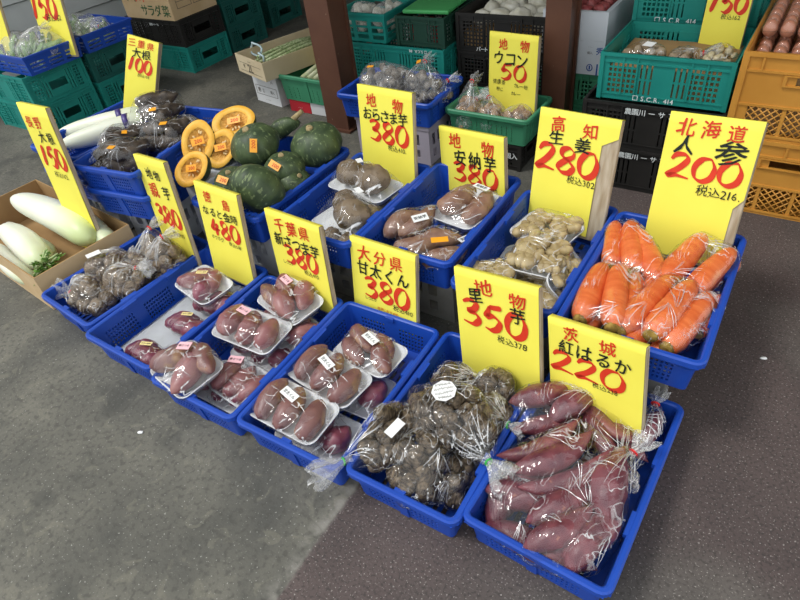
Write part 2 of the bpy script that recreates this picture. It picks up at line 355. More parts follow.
def carrot_mesh(seed, L, r):
    bm = bmesh.new(); n = 12; k = 14; rings = []
    prof = [0.5, .8, .95, 1.0, 1.0, .98, .95, .92, .88, .83, .76, .62, .3]
    for i in range(n + 1):
        t = i / n; ring = []
        for j in range(k):
            a = 2 * pi * j / k; rr = r * prof[i] * (1 + .05 * noise.noise(Vector((t * 6 + seed * 3, cos(a), sin(a)))) + .02 * sin(t * 70 + seed))
            ring.append(bm.verts.new(((t - .5) * L, cos(a) * rr + .05 * L * (t - .5) ** 2 * (1 if seed % 2 else -1), sin(a) * rr)))
        rings.append(ring)
    for i in range(n):
        for j in range(k): bm.faces.new((rings[i][j], rings[i][(j + 1) % k], rings[i + 1][(j + 1) % k], rings[i + 1][j]))
    bm.faces.new(rings[0][::-1]); bm.faces.new(rings[-1])
    return tomesh(bm, 'carrot', CARROT, True)
carrots = [carrot_mesh(i, l, r) for i, (l, r) in enumerate(((.19, .031), (.18, .028), (.2, .029)))]
def stub_mesh():
    bm = bmesh.new(); tube(bm, [(.004, 0, 0), (-.002, 0, 0), (-.005, 0, .001), (-.0075, 0, .001)], [.0165, .016, .013, .008], 10)
    return tomesh(bm, 'crown_stub', STUB)
stub = stub_mesh()

# ---- film
def hull_film(name, parent, pts, m, off=.004, wrinkle=.0015, seed=0, maxe=.03, parts=()):
    bm = bmesh.new()
    for p in pts: bm.verts.new(p)
    r = bmesh.ops.convex_hull(bm, input=bm.verts[:])
    bmesh.ops.delete(bm, geom=list({e for e in r['geom_interior'] + r['geom_unused'] if isinstance(e, bmesh.types.BMVert)}), context='VERTS')
    bmesh.ops.remove_doubles(bm, verts=bm.verts[:], dist=.004)
    for _ in range(3):
        es = [e for e in bm.edges if e.calc_length() > maxe]
        if not es: break
        bmesh.ops.subdivide_edges(bm, edges=es, cuts=1); bmesh.ops.triangulate(bm, faces=bm.faces[:])
    bmesh.ops.recalc_face_normals(bm, faces=bm.faces[:]); bm.normal_update()
    for _ in range(2): bmesh.ops.smooth_vert(bm, verts=bm.verts[:], factor=.35, use_axis_x=True, use_axis_y=True, use_axis_z=True)
    bm.normal_update()
    o = Vector((seed * 1.7, seed * .9, 3))
    for v in bm.verts:
        v.co += v.normal * (off + wrinkle * (noise.noise(v.co * 60 + o) + .6 * noise.noise(v.co * 140 + o)))
    return link(name, tomesh(bm, name, m, True), parent)
def pts_of(o, step=2):
    mt = Matrix.LocRotScale(o.location, o.rotation_euler, o.scale)
    return [mt @ v.co for i, v in enumerate(o.data.vertices) if i % step == 0]

def folds(R, f, lines):
    """narrow raised pleats following the film, whitened as highlights; lines: (x, y, angle, length, curve)"""
    tree = BVHTree.FromPolygons([v.co for v in f.data.vertices], [tuple(p.vertices) for p in f.data.polygons]); bm = bmesh.new()
    for x, y, a, ln, cv in lines:
        pv = None; n = 9
        for i in range(n):
            t = i / (n - 1); aa = a + cv * t; p = Vector((x + cos(aa) * ln * t, y + sin(aa) * ln * t, 1))
            h = tree.ray_cast(p, Vector((0, 0, -1)))
            if h[0] is None or h[1].z < .12: pv = None; continue
            nm = h[1]; sd = Vector((-sin(aa), cos(aa), 0)); sd = (sd - nm * sd.dot(nm)).normalized(); w = .00095 * (sin(pi * min(max(t, .06), .94)) ** .5)
            c = h[0] + nm * .0004; q = [bm.verts.new(c - sd * w), bm.verts.new(c + nm * w * 1.1), bm.verts.new(c + sd * w)]
            if pv:
                bm.faces.new((pv[0], pv[1], q[1], q[0])); bm.faces.new((pv[1], pv[2], q[2], q[1]))
            pv = q
    if len(bm.faces): link('film_folds', tomesh(bm, 'film_folds', FOLD, True), R)
    else: bm.free()

# ---- glyphs of the built-in typeface, cached as 2-D polygons
GL = {}
def load_glyphs(chars):
    obs = []
    for bold in (0, 1):
        for c in sorted(set(chars)):
            cu = bpy.data.curves.new('glyph', 'FONT'); cu.body = c; cu.size = 1; cu.resolution_u = 2
            o = bpy.data.objects.new('glyph', cu); COL.objects.link(o); obs.append((c, bold > 0, o))
    bpy.context.view_layer.update(); dg = bpy.context.evaluated_depsgraph_get()
    for c, b, o in obs:
        me = bpy.data.meshes.new_from_object(o.evaluated_get(dg))
        vs = [tuple(v.co)[:2] for v in me.vertices]; fs = [tuple(p.vertices) for p in me.polygons]
        if vs:
            xs = [v[0] for v in vs]; ys = [v[1] for v in vs]; adv = max(xs) - min(xs)
            vs = [(x - (max(xs) + min(xs)) / 2, y - .37) for x, y in vs]
        else: adv = .3
        GL[(c, b)] = (vs, fs, adv)
        cu = o.data; bpy.data.objects.remove(o); bpy.data.curves.remove(cu); bpy.data.meshes.remove(me)
ALL = '地物里芋安納高知生姜北海道人参茨城紅はるか大分県甘太くん千葉新さつま徳島なると金時親三重根長野ウコンおらさ税込パートサラダ菜川農園ホクしっとり焼芋におすすめ粉カレー健康茶アに0123456789.,%S.C.R□ーJL秀個入〒・- '
load_glyphs(ALL)
GL.setdefault((' ', True), ([], [], .3)); GL.setdefault((' ', False), ([], [], .3))
def put_text(bm, s, x, y, h, plane, bold=True, adv=None, jit=0, slant=0, rot=0, xs=1.0, q=None):
    """text centred at (x, y) in the plane function; h = character height"""
    n = len(s); q = q or rnd; o_ = Vector(plane(0, 0)); nn_ = (Vector(plane(1, 0)) - o_).cross(Vector(plane(0, 1)) - o_).normalized() * .00008
    ws = [max(GL[(c, bold)][2], .25) + .1 if adv is None else adv for c in s]
    tot = sum(ws) * h * xs; cx = x - tot / 2
    for c, w in zip(s, ws):
        vs, fs, _ = GL[(c, bold)]
        ox = cx + w * h * xs / 2; oy = y + (ox - x) * math.tan(rot); cx += w * h * xs
        a = q.uniform(-jit, jit) + rot; k = h * (1 + q.uniform(-jit, jit) * .8); jy = q.uniform(-jit, jit) * h * .35
        for ki, (dx, dy) in enumerate(((0, 0), (.02, 0), (0, .02), (.02, .02)) if bold else ((0, 0),)):
         nv = []
         for vx, vy in vs:
             vx2 = vx * xs + slant * vy + dx; vy += dy
             if jit > .05:
                 vx2 += .07 * noise.noise(Vector((vx * 2.2, vy * 2.2, ox * 9))); vy += .07 * noise.noise(Vector((vx * 2.2, vy * 2.2, 5 + ox * 9))) + .10 * vx
             nv.append(bm.verts.new(Vector(plane(ox + (vx2 * cos(a) - vy * sin(a)) * k, oy + jy + (vx2 * sin(a) + vy * cos(a)) * k)) + nn_ * ki))
         for f in fs:
             try: bm.faces.new([nv[i] for i in f])
             except ValueError: pass
# brush numerals: strokes in a unit box
DG = {'0': [[(.52, .95), (.25, .9), (.06, .55), (.12, .15), (.36, .02), (.6, .2), (.66, .6), (.52, .95)]],
      '1': [[(.5, 1.0), (.38, .55), (.22, .0)]],
      '2': [[(.08, .74), (.22, .95), (.5, .97), (.58, .76), (.38, .42), (.04, .06), (.3, .1), (.72, .03)]],
      '3': [[(.06, .86), (.3, .98), (.56, .9), (.46, .66), (.24, .53), (.52, .48), (.62, .26), (.4, .04), (.04, .1)]],
      '4': [[(.34, .96), (.2, .6), (.06, .34), (.34, .36), (.7, .4)], [(.54, .74), (.46, .4), (.38, .0)]],
      '5': [[(.24, .94), (.18, .7), (.12, .52), (.36, .6), (.58, .42), (.5, .14), (.28, .02), (.06, .08)], [(.22, .92), (.45, .94), (.66, .98)]],
      '6': [[(.52, .96), (.24, .7), (.08, .34), (.2, .06), (.46, .06), (.56, .3), (.4, .46), (.14, .34)]],
      '8': [[(.6, .84), (.42, .98), (.18, .88), (.18, .66), (.42, .5), (.62, .28), (.5, .05), (.22, .03), (.08, .22), (.3, .48), (.56, .66), (.6, .84)]]}
def spline(p, k=6):
    out = []
    for i in range(len(p) - 1):
        a, b, c, d = (Vector(p[max(i - 1, 0)]), Vector(p[i]), Vector(p[i + 1]), Vector(p[min(i + 2, len(p) - 1)]))
        for j in range(k):
            t = j / k
            out.append(.5 * ((2 * b) + (c - a) * t + (2 * a - 5 * b + 4 * c - d) * t * t + (3 * b - a - 3 * c + d) * t ** 3))
    out.append(Vector(p[-1])); return out
def put_brush(bm, s, x, y, h, plane, wfac=.78, nib=.21, rot=0):
    tot = len(s) * wfac * h * .9; cx = x - tot / 2
    u = Vector((cos(radians(-38)), sin(radians(-38)))); w = Vector((-u.y, u.x))
    for c in s:
        for st in DG[c]:
            pp = spline([Vector((px * wfac * 1.15, py)) for px, py in st]); pv = None
            for i, p in enumerate(pp):
                t = (pp[min(i + 1, len(pp) - 1)] - pp[max(i - 1, 0)]); t = t.normalized() if t.length > 0 else Vector((1, 0))
                d = Vector((-t.y, t.x)); e = i / (len(pp) - 1)
                hw = math.sqrt((nib * d.dot(u)) ** 2 + (nib * .34 * d.dot(w)) ** 2) * min(1, .4 + 3.5 * min(e, 1 - e)) * .62
                q = []
                for sg in (1, -1):
                    r = p + d * hw * sg; X = cx + r.x * h; Y = y + (r.y - .5) * h + (X - x) * math.tan(rot)
                    q.append(bm.verts.new(plane(X, Y)))
                if pv: bm.faces.new((pv[0], pv[1], q[1], q[0]))
                pv = q
        cx += wfac * h * .9

# ---------------------------------------------------------------- the place
bm = bmesh.new(); box(bm, -9, 5, -5, 8, -.1, 0)
structure(link('floor', tomesh(bm, 'floor', floor_mat())))
bm = bmesh.new(); box(bm, -9, 5, .6, 8, 2.75, 2.85)  # unseen roof, added so the background falls darker
structure(link('unseen_ceiling', tomesh(bm, 'unseen_ceiling', ROOFM)))
bm = bmesh.new(); box(bm, -9, 5, 5.2, 5.35, 0, 2.75)
structure(link('wall_back', tomesh(bm, 'wall_back', BACKM)))
bm = bmesh.new()
for i in range(7): 
    v, _ = box(bm, -5.1, -4.86, .4, 3.4, .17 * i, .17 * (i + 1) - .008)
    for k in (1, 2): v[k].co.x += .02
structure(link('wall_left', tomesh(bm, 'wall_left', WALLM)))
def pillar(x0, x1, y0, y1, lab):
    bm = bmesh.new()
    box(bm, x0, x1, y0, y0 + .014, .01, 2.75); box(bm, x0 + .003, x1, y1 - .014, y1, .01, 2.75)
    box(bm, (x0 + x1) / 2 - .012, x1 - .012, y0 + .014, y1 - .014, .01, 2.75)
    box(bm, x0 - .02, x1 + .02, y0 - .02, y1 + .02, 0, .012)
    o = link('pillar', tomesh(bm, 'pillar', PILLAR)); tag(o, lab, 'pillar', 'brown steel pillars'); o['kind'] = 'structure'
pillar(-2.2, -2.06, 1.41, 1.55, 'brown steel pillar between the green onion carton and the blue basket of tubers')
pillar(-1.09, -.985, 1.6, 1.72, 'brown steel pillar beside the white foam boxes')

# ---- moulded crates: a sheet of cells with holes, thickened
def wall_sheet(bm, us, vs, hole, pos):
    V = {}
    def g(i, j):
        if (i, j) not in V: V[(i, j)] = bm.verts.new(pos(us[i], vs[j]))
        return V[(i, j)]
    for i in range(len(us) - 1):
        for j in range(len(vs) - 1):
            if not hole(i, j): bm.faces.new((g(i, j), g(i + 1, j), g(i + 1, j + 1), g(i, j + 1)))
def cum(l, total=None):
    s = sum(w for w, _ in l); k = (total or s) / s; r = [0]
    for w, _ in l: r.append(r[-1] + w * k)
    return r
def rrect(hx, hy, r, k=4):
    """corner arcs of a rounded rectangle, per side sequence"""
    out = []
    for cx, cy, a0 in ((hx - r, -hy + r, -pi / 2), (hx - r, hy - r, 0), (-hx + r, hy - r, pi / 2), (-hx + r, -hy + r, pi)):
        out += [(cx + r * cos(a0 + pi / 2 * i / k), cy + r * sin(a0 + pi / 2 * i / k)) for i in range(k + 1)]
    return out
def ring_strip(bm, rings, closed=True):
    vs = [[bm.verts.new(p) for p in r] for r in rings]; n = len(vs[0])
    for a, b in zip(vs, vs[1:]):
        for k in range(n): bm.faces.new((a[k], a[(k + 1) % n], b[(k + 1) % n], b[k]))
    return vs
def basket_mesh(Wd, L, H, m=BLUE, inset=.024, cellu=.0062, gap=.0052, panels=(2, 3), tab=True):
    """tapered produce basket with a flanged rim, recessed panels of small holes, centre notches and a solid floor"""
    bm = bmesh.new(); hx, hy = Wd / 2, L / 2; lip = .013; rt = .014; rb = .012; th = .0028
    def ins(z): return lip + (inset - lip) * (1 - z / H)
    rows = [(.014, 0)] + [(.0085, 1), (.0055, 0)] * 5; rest = H - .012 - sum(r[0] for r in rows); rows.append((rest, 0))
    vs = cum(rows)
    def side(length, npan):
        cols = [(.02, 0)]
        for p in range(npan):
            pw = (length - .04 - (npan - 1) * .035) / npan; nh = max(1, int(pw / (cellu + gap) - .6)); e = (pw - nh * (cellu + gap)) / 2
            cols += [(e, 0)] + [(cellu, 1), (gap, 0)] * nh + [(e, 0)]
            if p < npan - 1: cols += [(.035, 0)]
        cols.append((.02, 0)); return cols
    sh = bmesh.new()
    for axis, npan in ((0, panels[0]), (1, panels[1])):
        half = hx if axis == 0 else hy; other = hy if axis == 0 else hx
        cols = side(2 * half - 2 * (rt + lip), npan); us = cum(cols)
        mid = us[-1] / 2; ribs = set()
        for sg in (-1, 1):
            def pos(u, z, axis=axis, half=half, other=other, sg=sg, tot=us[-1]):
                d = ins(z); flat = half - d - (rt + (rb - rt) * (1 - z / H))
                c = (u / tot * 2 - 1) * flat
                return (c * -sg, sg * (other - d), z) if axis == 0 else (sg * (other - d), c * sg, z)
            wall_sheet(sh, us, vs, lambda i, j, cols=cols: cols[i][1] and rows[j][1], pos)
    # rounded corners
    for z0, z1 in zip(vs, vs[1:]):
        pass
    for ci in range(4):
        grid = []
        for z in vs:
            d = ins(z); r = rt + (rb - rt) * (1 - z / H); pts = rrect(hx - d, hy - d, r, 4)[ci * 5:ci * 5 + 5]
            grid.append([sh.verts.new((x, y, z)) for x, y in pts])
        for a, b in zip(grid, grid[1:]):
            for k in range(4): sh.faces.new((a[k], a[k + 1], b[k + 1], b[k]))
    bmesh.ops.remove_doubles(sh, verts=sh.verts[:], dist=.0004)
    bmesh.ops.recalc_face_normals(sh, faces=sh.faces[:])
    sh.normal_update(); bmesh.ops.solidify(sh, geom=sh.faces[:], thickness=th)
    me = bpy.data.meshes.new('tmp'); sh.to_mesh(me); sh.free(); bm.from_mesh(me); bpy.data.meshes.remove(me)
    # floor with drain slots
    fx, fy = hx - inset - .002, hy - inset - .002
    cu = [(.03, 0)] + [(.012, 1), (.012, 0)] * int((2 * fx - .06) / .024) + [(.03, 0)]; cv = [(.03, 0)] + [(.03, 1), (.014, 0)] * int((2 * fy - .06) / .044) + [(.03, 0)]
    fl = bmesh.new(); wall_sheet(fl, cum(cu, 2 * fx), cum(cv, 2 * fy), lambda i, j: cu[i][1] and cv[j][1], lambda u, v: (u - fx, v - fy, .006))
    fl.normal_update(); bmesh.ops.solidify(fl, geom=fl.faces[:], thickness=.003)
    me = bpy.data.meshes.new('tmp'); fl.to_mesh(me); fl.free(); bm.from_mesh(me); bpy.data.meshes.remove(me)
    # flanged rim: rounded lip, outer skirt with a deeper apron at corners and middle
    prof = [(lip + .004, H - .014), (lip + .003, H - .003), (lip - .001, H), (.004, H), (0, H - .004), (0, H - .017), (.0028, H - .017), (.0034, H - .005), (lip + .001, H - .006)]
    vsr = ring_strip(bm, [[(x, y, z) for x, y in rrect(hx - d, hy - d, max(rt + lip - d, .01), 4)] for d, z in prof])
    # stepped aprons below the lip (deeper near corners) and finger tabs on the inner edge
    for axis in (0, 1):
        half = hx if axis == 0 else hy; other = hy if axis == 0 else hx
        for sg in (-1, 1):
            for a, b, dz in ((-half + .012, -half + .085, .030), (half - .085, half - .012, .030)):
                p = [(a, .0015, H - .016), (b, .0015, H - .016), (b - .012, .0075, H - dz), (a + .012, .0075, H - dz)]
                q = [(c, (other - d) * sg, z) for c, d, z in p]; q2 = [(c, (other - d - .003) * sg, z) for c, d, z in p]
                if axis: q = [(y, x, z) for x, y, z in q]; q2 = [(y, x, z) for x, y, z in q2]
                A = [bm.verts.new(t) for t in q]; B = [bm.verts.new(t) for t in q2]
                bm.faces.new(A); bm.faces.new(B[::-1])
                for k in range(4): bm.faces.new((A[k], A[(k + 1) % 4], B[(k + 1) % 4], B[k]))
            if tab:
                for c in ((0,) if axis == 0 else (-half * .36, half * .36)):
                    ww = .014 if axis == 0 else .03
                    x0, x1 = c - ww, c + ww; y0, y1 = sorted(((other - lip - .010) * sg, (other - lip + .002) * sg))
                    if axis == 0: box(bm, x0, x1, y0, y1, H - .014, H - .001)
                    else: box(bm, y0, y1, x0, x1, H - .014, H - .001)
    # outside ribs
    for axis, npan in ((0, panels[0]), (1, panels[1])):
        half = hx if axis == 0 else hy; other = hy if axis == 0 else hx
        for sg in (-1, 1):
            for c in ([0] if npan == 2 else [-half * .33, half * .33]):
                q = []
                for z, o in ((.002, .004), (H - .02, .004)):
                    d = ins(z)
                    for cc in (c - .012, c + .012):
                        q.append(((cc, (other - d + o) * sg, z), (cc, (other - d + .0005) * sg, z)))
                idx = [q[0][0], q[1][0], q[3][0], q[2][0]]; idb = [q[0][1], q[1][1], q[3][1], q[2][1]]
                if axis: idx = [(y, x, z) for x, y, z in idx]; idb = [(y, x, z) for x, y, z in idb]
                A = [bm.verts.new(t) for t in idx]; B = [bm.verts.new(t) for t in idb]; bm.faces.new(A)
                for k in range(4): bm.faces.new((A[k], A[(k + 1) % 4], B[(k + 1) % 4], B[k]))
    bmesh.ops.recalc_face_normals(bm, faces=bm.faces[:])
    return tomesh(bm, 'produce_basket', m)
BK = {}
def basket(label, x, y, z, deg, Wd, L, H=.115, group='blue produce baskets', m=BLUE, cat='basket', name='produce_basket', **k):
    key = (round(Wd, 3), round(L, 3), H, m.name)
    if key not in BK: BK[key] = basket_mesh(Wd, L, H, m, **k)
    o = link(name, BK[key]); a = radians(deg)
    o.location = (x + Wd / 2 * cos(a) - L / 2 * sin(a), y + Wd / 2 * sin(a) + L / 2 * cos(a), z - H); o.rotation_euler = (0, 0, a)
    return tag(o, label, cat, group)
ZA, ZB = .117, .307
basket('blue basket of red sweet potatoes at the end of the front row', -.508, -.266, ZA, -1.8, .330, .530)
basket('blue basket full of bagged dark taro next to the red sweet potatoes', -.804, -.297, ZA, 1.0, .304, .530)
basket('blue basket of wrapped trays labelled beneath the sign reading 大分県', -1.151, -.317, ZA, 1.4, .342, .530)
basket('blue basket of wrapped trays with pink stickers below the sign reading 千葉県', -1.488, -.328, ZA, 1.2, .334, .530)
basket('blue basket with a white foam sheet inside, under the sign reading 徳島', -1.849, -.302, ZA, -.5, .338, .530)
basket('blue basket of red-tied taro bags beside the radish carton', -2.192, -.248, ZA, -4.6, .330, .530)
basket('blue basket holding bagged carrots', -.490, .194, ZB + .008, .3, .340, .53)
basket('blue basket holding trays of ginger', -.795, .222, ZB, 0, .300, .525)
basket('blue basket of tan sweet potatoes under the sign reading 安納芋', -1.150, .285, ZB, .6, .325, .517)
basket('blue basket of brown tubers in wrapped trays', -1.472, .243, ZB, .4, .322, .524)
basket('blue basket heaped with whole green pumpkins', -1.840, .229, ZB + .006, .2, .33, .537)
# display supports under the second row: grey perforated crates / foam blocks
def support_mesh(w, d, h, m):
    bm = bmesh.new(); sh = bmesh.new()
    rows = [(.03, 0), (.035, 1), (.02, 0), (.05, 1), (.045, 0)]
    for ax, ln, ot in ((0, w, d), (1, d, w)):
        cols = [(.03, 0)] + [(.026, 1), (.018, 0)] * int((ln - .06) / .044) + [(.03, 0)]; us = cum(cols, ln); vs = cum(rows, h)
        for sg in (-1, 1):
            wall_sheet(sh, us, vs, lambda i, j, cols=cols: cols[i][1] and rows[j][1] and (i % 4 != 3 or j == 3), (lambda u, v, sg=sg, ln=ln, ot=ot: ((u - ln / 2) * -sg, sg * ot / 2, v)) if ax == 0 else (lambda u, v, sg=sg, ln=ln, ot=ot: (sg * ot / 2, (u - ln / 2) * sg, v)))
    bmesh.ops.remove_doubles(sh, verts=sh.verts[:], dist=.0005)
    sh.normal_update(); bmesh.ops.solidify(sh, geom=sh.faces[:], thickness=.004)
    me = bpy.data.meshes.new('tmp'); sh.to_mesh(me); sh.free(); bm.from_mesh(me); bpy.data.meshes.remove(me)
    box(bm, -w / 2 + .004, w / 2 - .004, -d / 2 + .004, d / 2 - .004, .004, .012)
    for x0, x1, y0, y1 in ((-w / 2 - .004, w / 2 + .004, -d / 2 - .004, -d / 2 + .008), (-w / 2 - .004, w / 2 + .004, d / 2 - .008, d / 2 + .004), (-w / 2 - .004, -w / 2 + .008, -d / 2 + .008, d / 2 - .008), (w / 2 - .008, w / 2 + .004, -d / 2 + .008, d / 2 - .008)):
        box(bm, x0, x1, y0, y1, h - .022, h)
    return tomesh(bm, 'storage_crate', m)
SUPM = {}
def support(label, xc, yc, w, d, h, m=GREY, group='crates raising the second row of baskets', deg=0):
    key = (w, d, h, m.name)
    if key not in SUPM: SUPM[key] = support_mesh(w, d, h, m)
    o = link('storage_crate', SUPM[key], loc=(xc, yc, 0), rot=(0, 0, radians(deg))); return tag(o, label, 'crate', group)
support('pale crate raising the carrot basket off the floor', -.322, .475, .20, .37, .200)
support('pale crate raising the ginger basket off the floor', -.645, .50, .22, .37, .192)
support('grey perforated crate under the basket of tan sweet potatoes', -.985, .555, .235, .37, .192)
support('grey perforated crate under the basket of brown tubers', -1.312, .515, .235, .37, .192)
support('pale crate under the basket of green pumpkins', -1.675, .505, .25, .40, .198, FOAMBOX)
support('pale crate under the stacked blue baskets at the sign reading 三重県', -2.225, .44, .235, .37, .181, FOAMBOX, deg=8)
support('pale crate under the stacked baskets holding white radishes', -2.545, .44, .235, .37, .181, FOAMBOX)
basket('lower blue basket of the stack carrying dark tubers', -2.352, .140, .297, 8, .328, .56)
basket('upper blue basket full of dark tubers with orange stickers', -2.362, .134, .397, 8, .335, .56)
basket('lower blue basket of the stack carrying white radishes', -2.700, .175, .297, 0, .320, .527)
basket('upper blue basket with white radishes and the sign reading 三重県', -2.705, .172, .397, 0, .328, .527)

# ---- price signs
def sign(label, x, y0, z0, yaw, tilt, roll, Wd, top, down, lines, th=.016, fold=None):
    cy, sy = cos(radians(yaw)), sin(radians(yaw)); T = radians(tilt); r = radians(roll)
    u = Vector((cy, sy, 0)); nn = Vector((-sy, cy, 0)); v = Vector((0, 0, 1)) * cos(T) + nn * sin(T)
    u2 = u * cos(r) + v * sin(r); v2 = -u * sin(r) + v * cos(r); w = v2.cross(u2)
    H = top + down; o0 = Vector((x, y0, z0)) - v2 * down
    rt = root('price_sign', label, 'sign', (0, 0, 0), group='yellow price signs')
    mm = Matrix((u2, w, v2)).transposed().to_4x4(); mm.translation = o0; rt.matrix_world = mm
    rt.location, rt.rotation_euler = o0, mm.to_euler()
    bm = beveled_box(-Wd / 2, Wd / 2, .0012, th, 0, H, .002, 1); link('cardboard_board', tomesh(bm, 'cardboard_board', BOARD), rt)
    # paper wraps over the top edge, with a slight cockle
    bm = bmesh.new(); nx, nz = 8, 14; g = {}; ww = Wd / 2 * (.985)
    def cock(a, b): return -.0006 - .0011 * (1 + noise.noise(Vector((a * 9 + x * 5, b * 7, x)))) 
    for i in range(nx + 1):
        for j in range(nz + 1):
            a = -ww + 2 * ww * i / nx + (-fold[0] * (j / nz < fold[1]) * max(0, i / nx * 2 - 1) if fold else 0); b = .01 + (H - .008) * j / nz
            g[i, j] = bm.verts.new((a, cock(a, b) if j < nz else -.0008, b))
        g[i, nz + 1] = bm.verts.new((-ww + 2 * ww * i / nx, .002, H + .0025)); g[i, nz + 2] = bm.verts.new((-ww + 2 * ww * i / nx, th + .001, H + .0012)); g[i, nz + 3] = bm.verts.new((-ww + 2 * ww * i / nx, th + .0015, H - .05))
    for i in range(nx):
        for j in range(nz + 3): bm.faces.new((g[i, j], g[i + 1, j], g[i + 1, j + 1], g[i, j + 1]))
    link('yellow_paper', tomesh(bm, 'yellow_paper', PAPER, True), rt)
    q = random.Random(int(abs(x) * 1000))
    def plane(a, b): return (a * Wd, -.0036, H + b * Wd)
    def plane_k(a, b): return (a * Wd, -.0041, H + b * Wd)
    for ln in lines:
        kind, s, c, xc, yt, h = ln[:6]; yt *= .84; h *= {'b': 1.0, 't': .93, 'n': 1.0}[kind]; ex = ln[6] if len(ln) > 6 else {}
        bt = bmesh.new()
        if kind == 'b': put_brush(bt, s, xc, -yt, h, plane_k if c == 'k' else plane, **ex)
        else: put_text(bt, s, xc, -yt, h, plane_k if c == 'k' else plane, bold=kind == 't', jit=ex.get('jit', .09), slant=ex.get('slant', 0), rot=ex.get('rot', 0), adv=ex.get('adv'), xs=ex.get('xs', 1), q=q)
        nm = {'b': 'price_numerals', 'n': 'note_lettering', 't': 'origin_lettering' if c == 'r' else 'product_lettering'}[kind]
        link(nm, tomesh(bt, nm, REDINK if c == 'r' else BLACKINK), rt)
    return rt
sign('yellow sign reading 茨城 紅はるか 220 above the red sweet potatoes', -.376, .160, .298, -12, 5.5, 9.7, .244, .049, .24,
     [('t', '茨', 'r', -.24, .13, .18), ('t', '城', 'r', .14, .15, .18), ('t', '紅はるか', 'k', .0, .33, .2, {'adv': 1.05}), ('b', '220', 'r', -.06, .56, .24, {'wfac': 1.25}), ('n', '税込238', 'k', .12, .72, .075)])
sign('yellow sign reading 地物 里芋 350 above the dark taro', -.639, .195, .30, -9.4, 8.4, 9.1, .254, .083, .26,
     [('t', '地', 'r', -.14, .17, .2, {'xs': 1.25}), ('t', '物', 'r', .26, .22, .19, {'xs': 1.2}), ('t', '里', 'k', -.24, .3, .19), ('t', '芋', 'k', .26, .42, .2), ('b', '350', 'r', -.02, .56, .3, {'wfac': 1.0}), ('n', '税込378', 'k', .18, .82, .1)])
sign('yellow sign reading 大分県 甘太くん 380', -1.035, .262, .30, -4.3, 10.5, 2.3, .248, .025, .26,
     [('t', '大分県', 'r', -.03, .2, .22, {'adv': 1.2}), ('t', '甘太くん', 'k', 0, .44, .22, {'adv': 1.0}), ('b', '380', 'r', .06, .73, .28, {'wfac': .95}), ('n', '税込410', 'k', .3, .93, .085), ('n', 'しっとり', 'k', -.2, .92, .06), ('n', '焼芋におすすめ', 'r', .06, 1.04, .05)])
sign('yellow sign reading 千葉県 新さつま芋 380', -1.335, .218, .30, -9.8, 6.7, 5.4, .275, .068, .25,
     [('t', '千葉県', 'r', -.02, .17, .2, {'adv': 1.2}), ('t', '新さつま芋', 'k', .02, .4, .19, {'adv': .93}), ('b', '380', 'r', .06, .59, .24, {'wfac': .95}), ('n', '税込410', 'k', .2, .78, .075), ('n', 'しっとり', 'k', -.22, .74, .06)])
sign('yellow sign reading 徳島 なると金時 480', -1.651, .205, .30, -5.5, 8.4, 1.7, .232, .106, .25,
     [('t', '徳', 'r', -.22, .2, .2), ('t', '島', 'r', .2, .25, .2), ('t', 'なると金時', 'k', 0, .48, .17, {'adv': 1.05}), ('b', '480', 'r', .06, .76, .28, {'wfac': .9}), ('n', 'ホクホク', 'k', -.18, .98, .08), ('n', '税込518', 'k', .22, 1.0, .08)])
sign('yellow sign reading 地物 親芋 380 behind the red-tied taro bags', -1.942, .198, .30, -7.4, 5.6, 4.7, .208, .158, .24,
     [('t', '地物', 'k', .0, .32, .22, {'adv': 1.25}), ('t', '芋', 'k', .26, .66, .26), ('t', '親', 'r', -.16, .68, .32), ('b', '380', 'r', .05, 1.22, .36, {'wfac': .78}), ('n', '税込410', 'k', .18, 1.6, .11)])
sign('large yellow sign reading 北海道 人参 200 above the carrots', -.296, .685, .315, -8.9, 15.2, 3.9, .228, .303, .09,
     [('t', '北海道', 'r', -.02, .17, .22, {'adv': 1.3}), ('t', '人', 'k', -.26, .4, .24), ('t', '参', 'k', .24, .42, .28, {'xs': 1.3}), ('b', '200', 'r', .02, .69, .28, {'wfac': 1.1}), ('n', '税込216.', 'k', .22, .97, .13)], fold=(.02, .5))
sign('tall yellow sign reading 高知 生姜 280 above the ginger', -.646, .70, .305, -10.9, 12.3, 2.9, .256, .271, .09,
     [('t', '高', 'r', -.24, .17, .2), ('t', '知', 'r', .16, .2, .2), ('t', '生', 'k', -.24, .36, .18, {'xs': 1.2}), ('t', '姜', 'k', .10, .4, .2, {'xs': 1.15}), ('b', '280', 'r', -.06, .63, .3, {'wfac': 1.0}), ('n', '税込302', 'k', .14, .88, .1)], fold=(.045, .8))
sign('yellow sign reading 地物 安納芋 380 behind the tan sweet potatoes', -.998, .762, .305, -14, 5, 6.0, .285, .146, .09,
     [('t', '地', 'r', -.24, .16, .2), ('t', '物', 'r', .26, .19, .2), ('t', '安納芋', 'k', .06, .4, .22, {'adv': 1.12}), ('b', '380', 'r', .06, .6, .24, {'wfac': 1.1}), ('n', '税込410', 'k', .26, .76, .075)])
sign('yellow sign reading 地物 おらさま芋 380', -1.321, .73, .305, -9.7, 8.3, 3.0, .262, .257, .09,
     [('t', '地', 'r', -.24, .2, .21), ('t', '物', 'r', .24, .22, .2), ('t', 'おらさま芋', 'k', 0, .42, .19, {'adv': .92}), ('b', '380', 'r', .06, .67, .28, {'wfac': .98}), ('n', '税込410.', 'k', .2, .9, .09)])
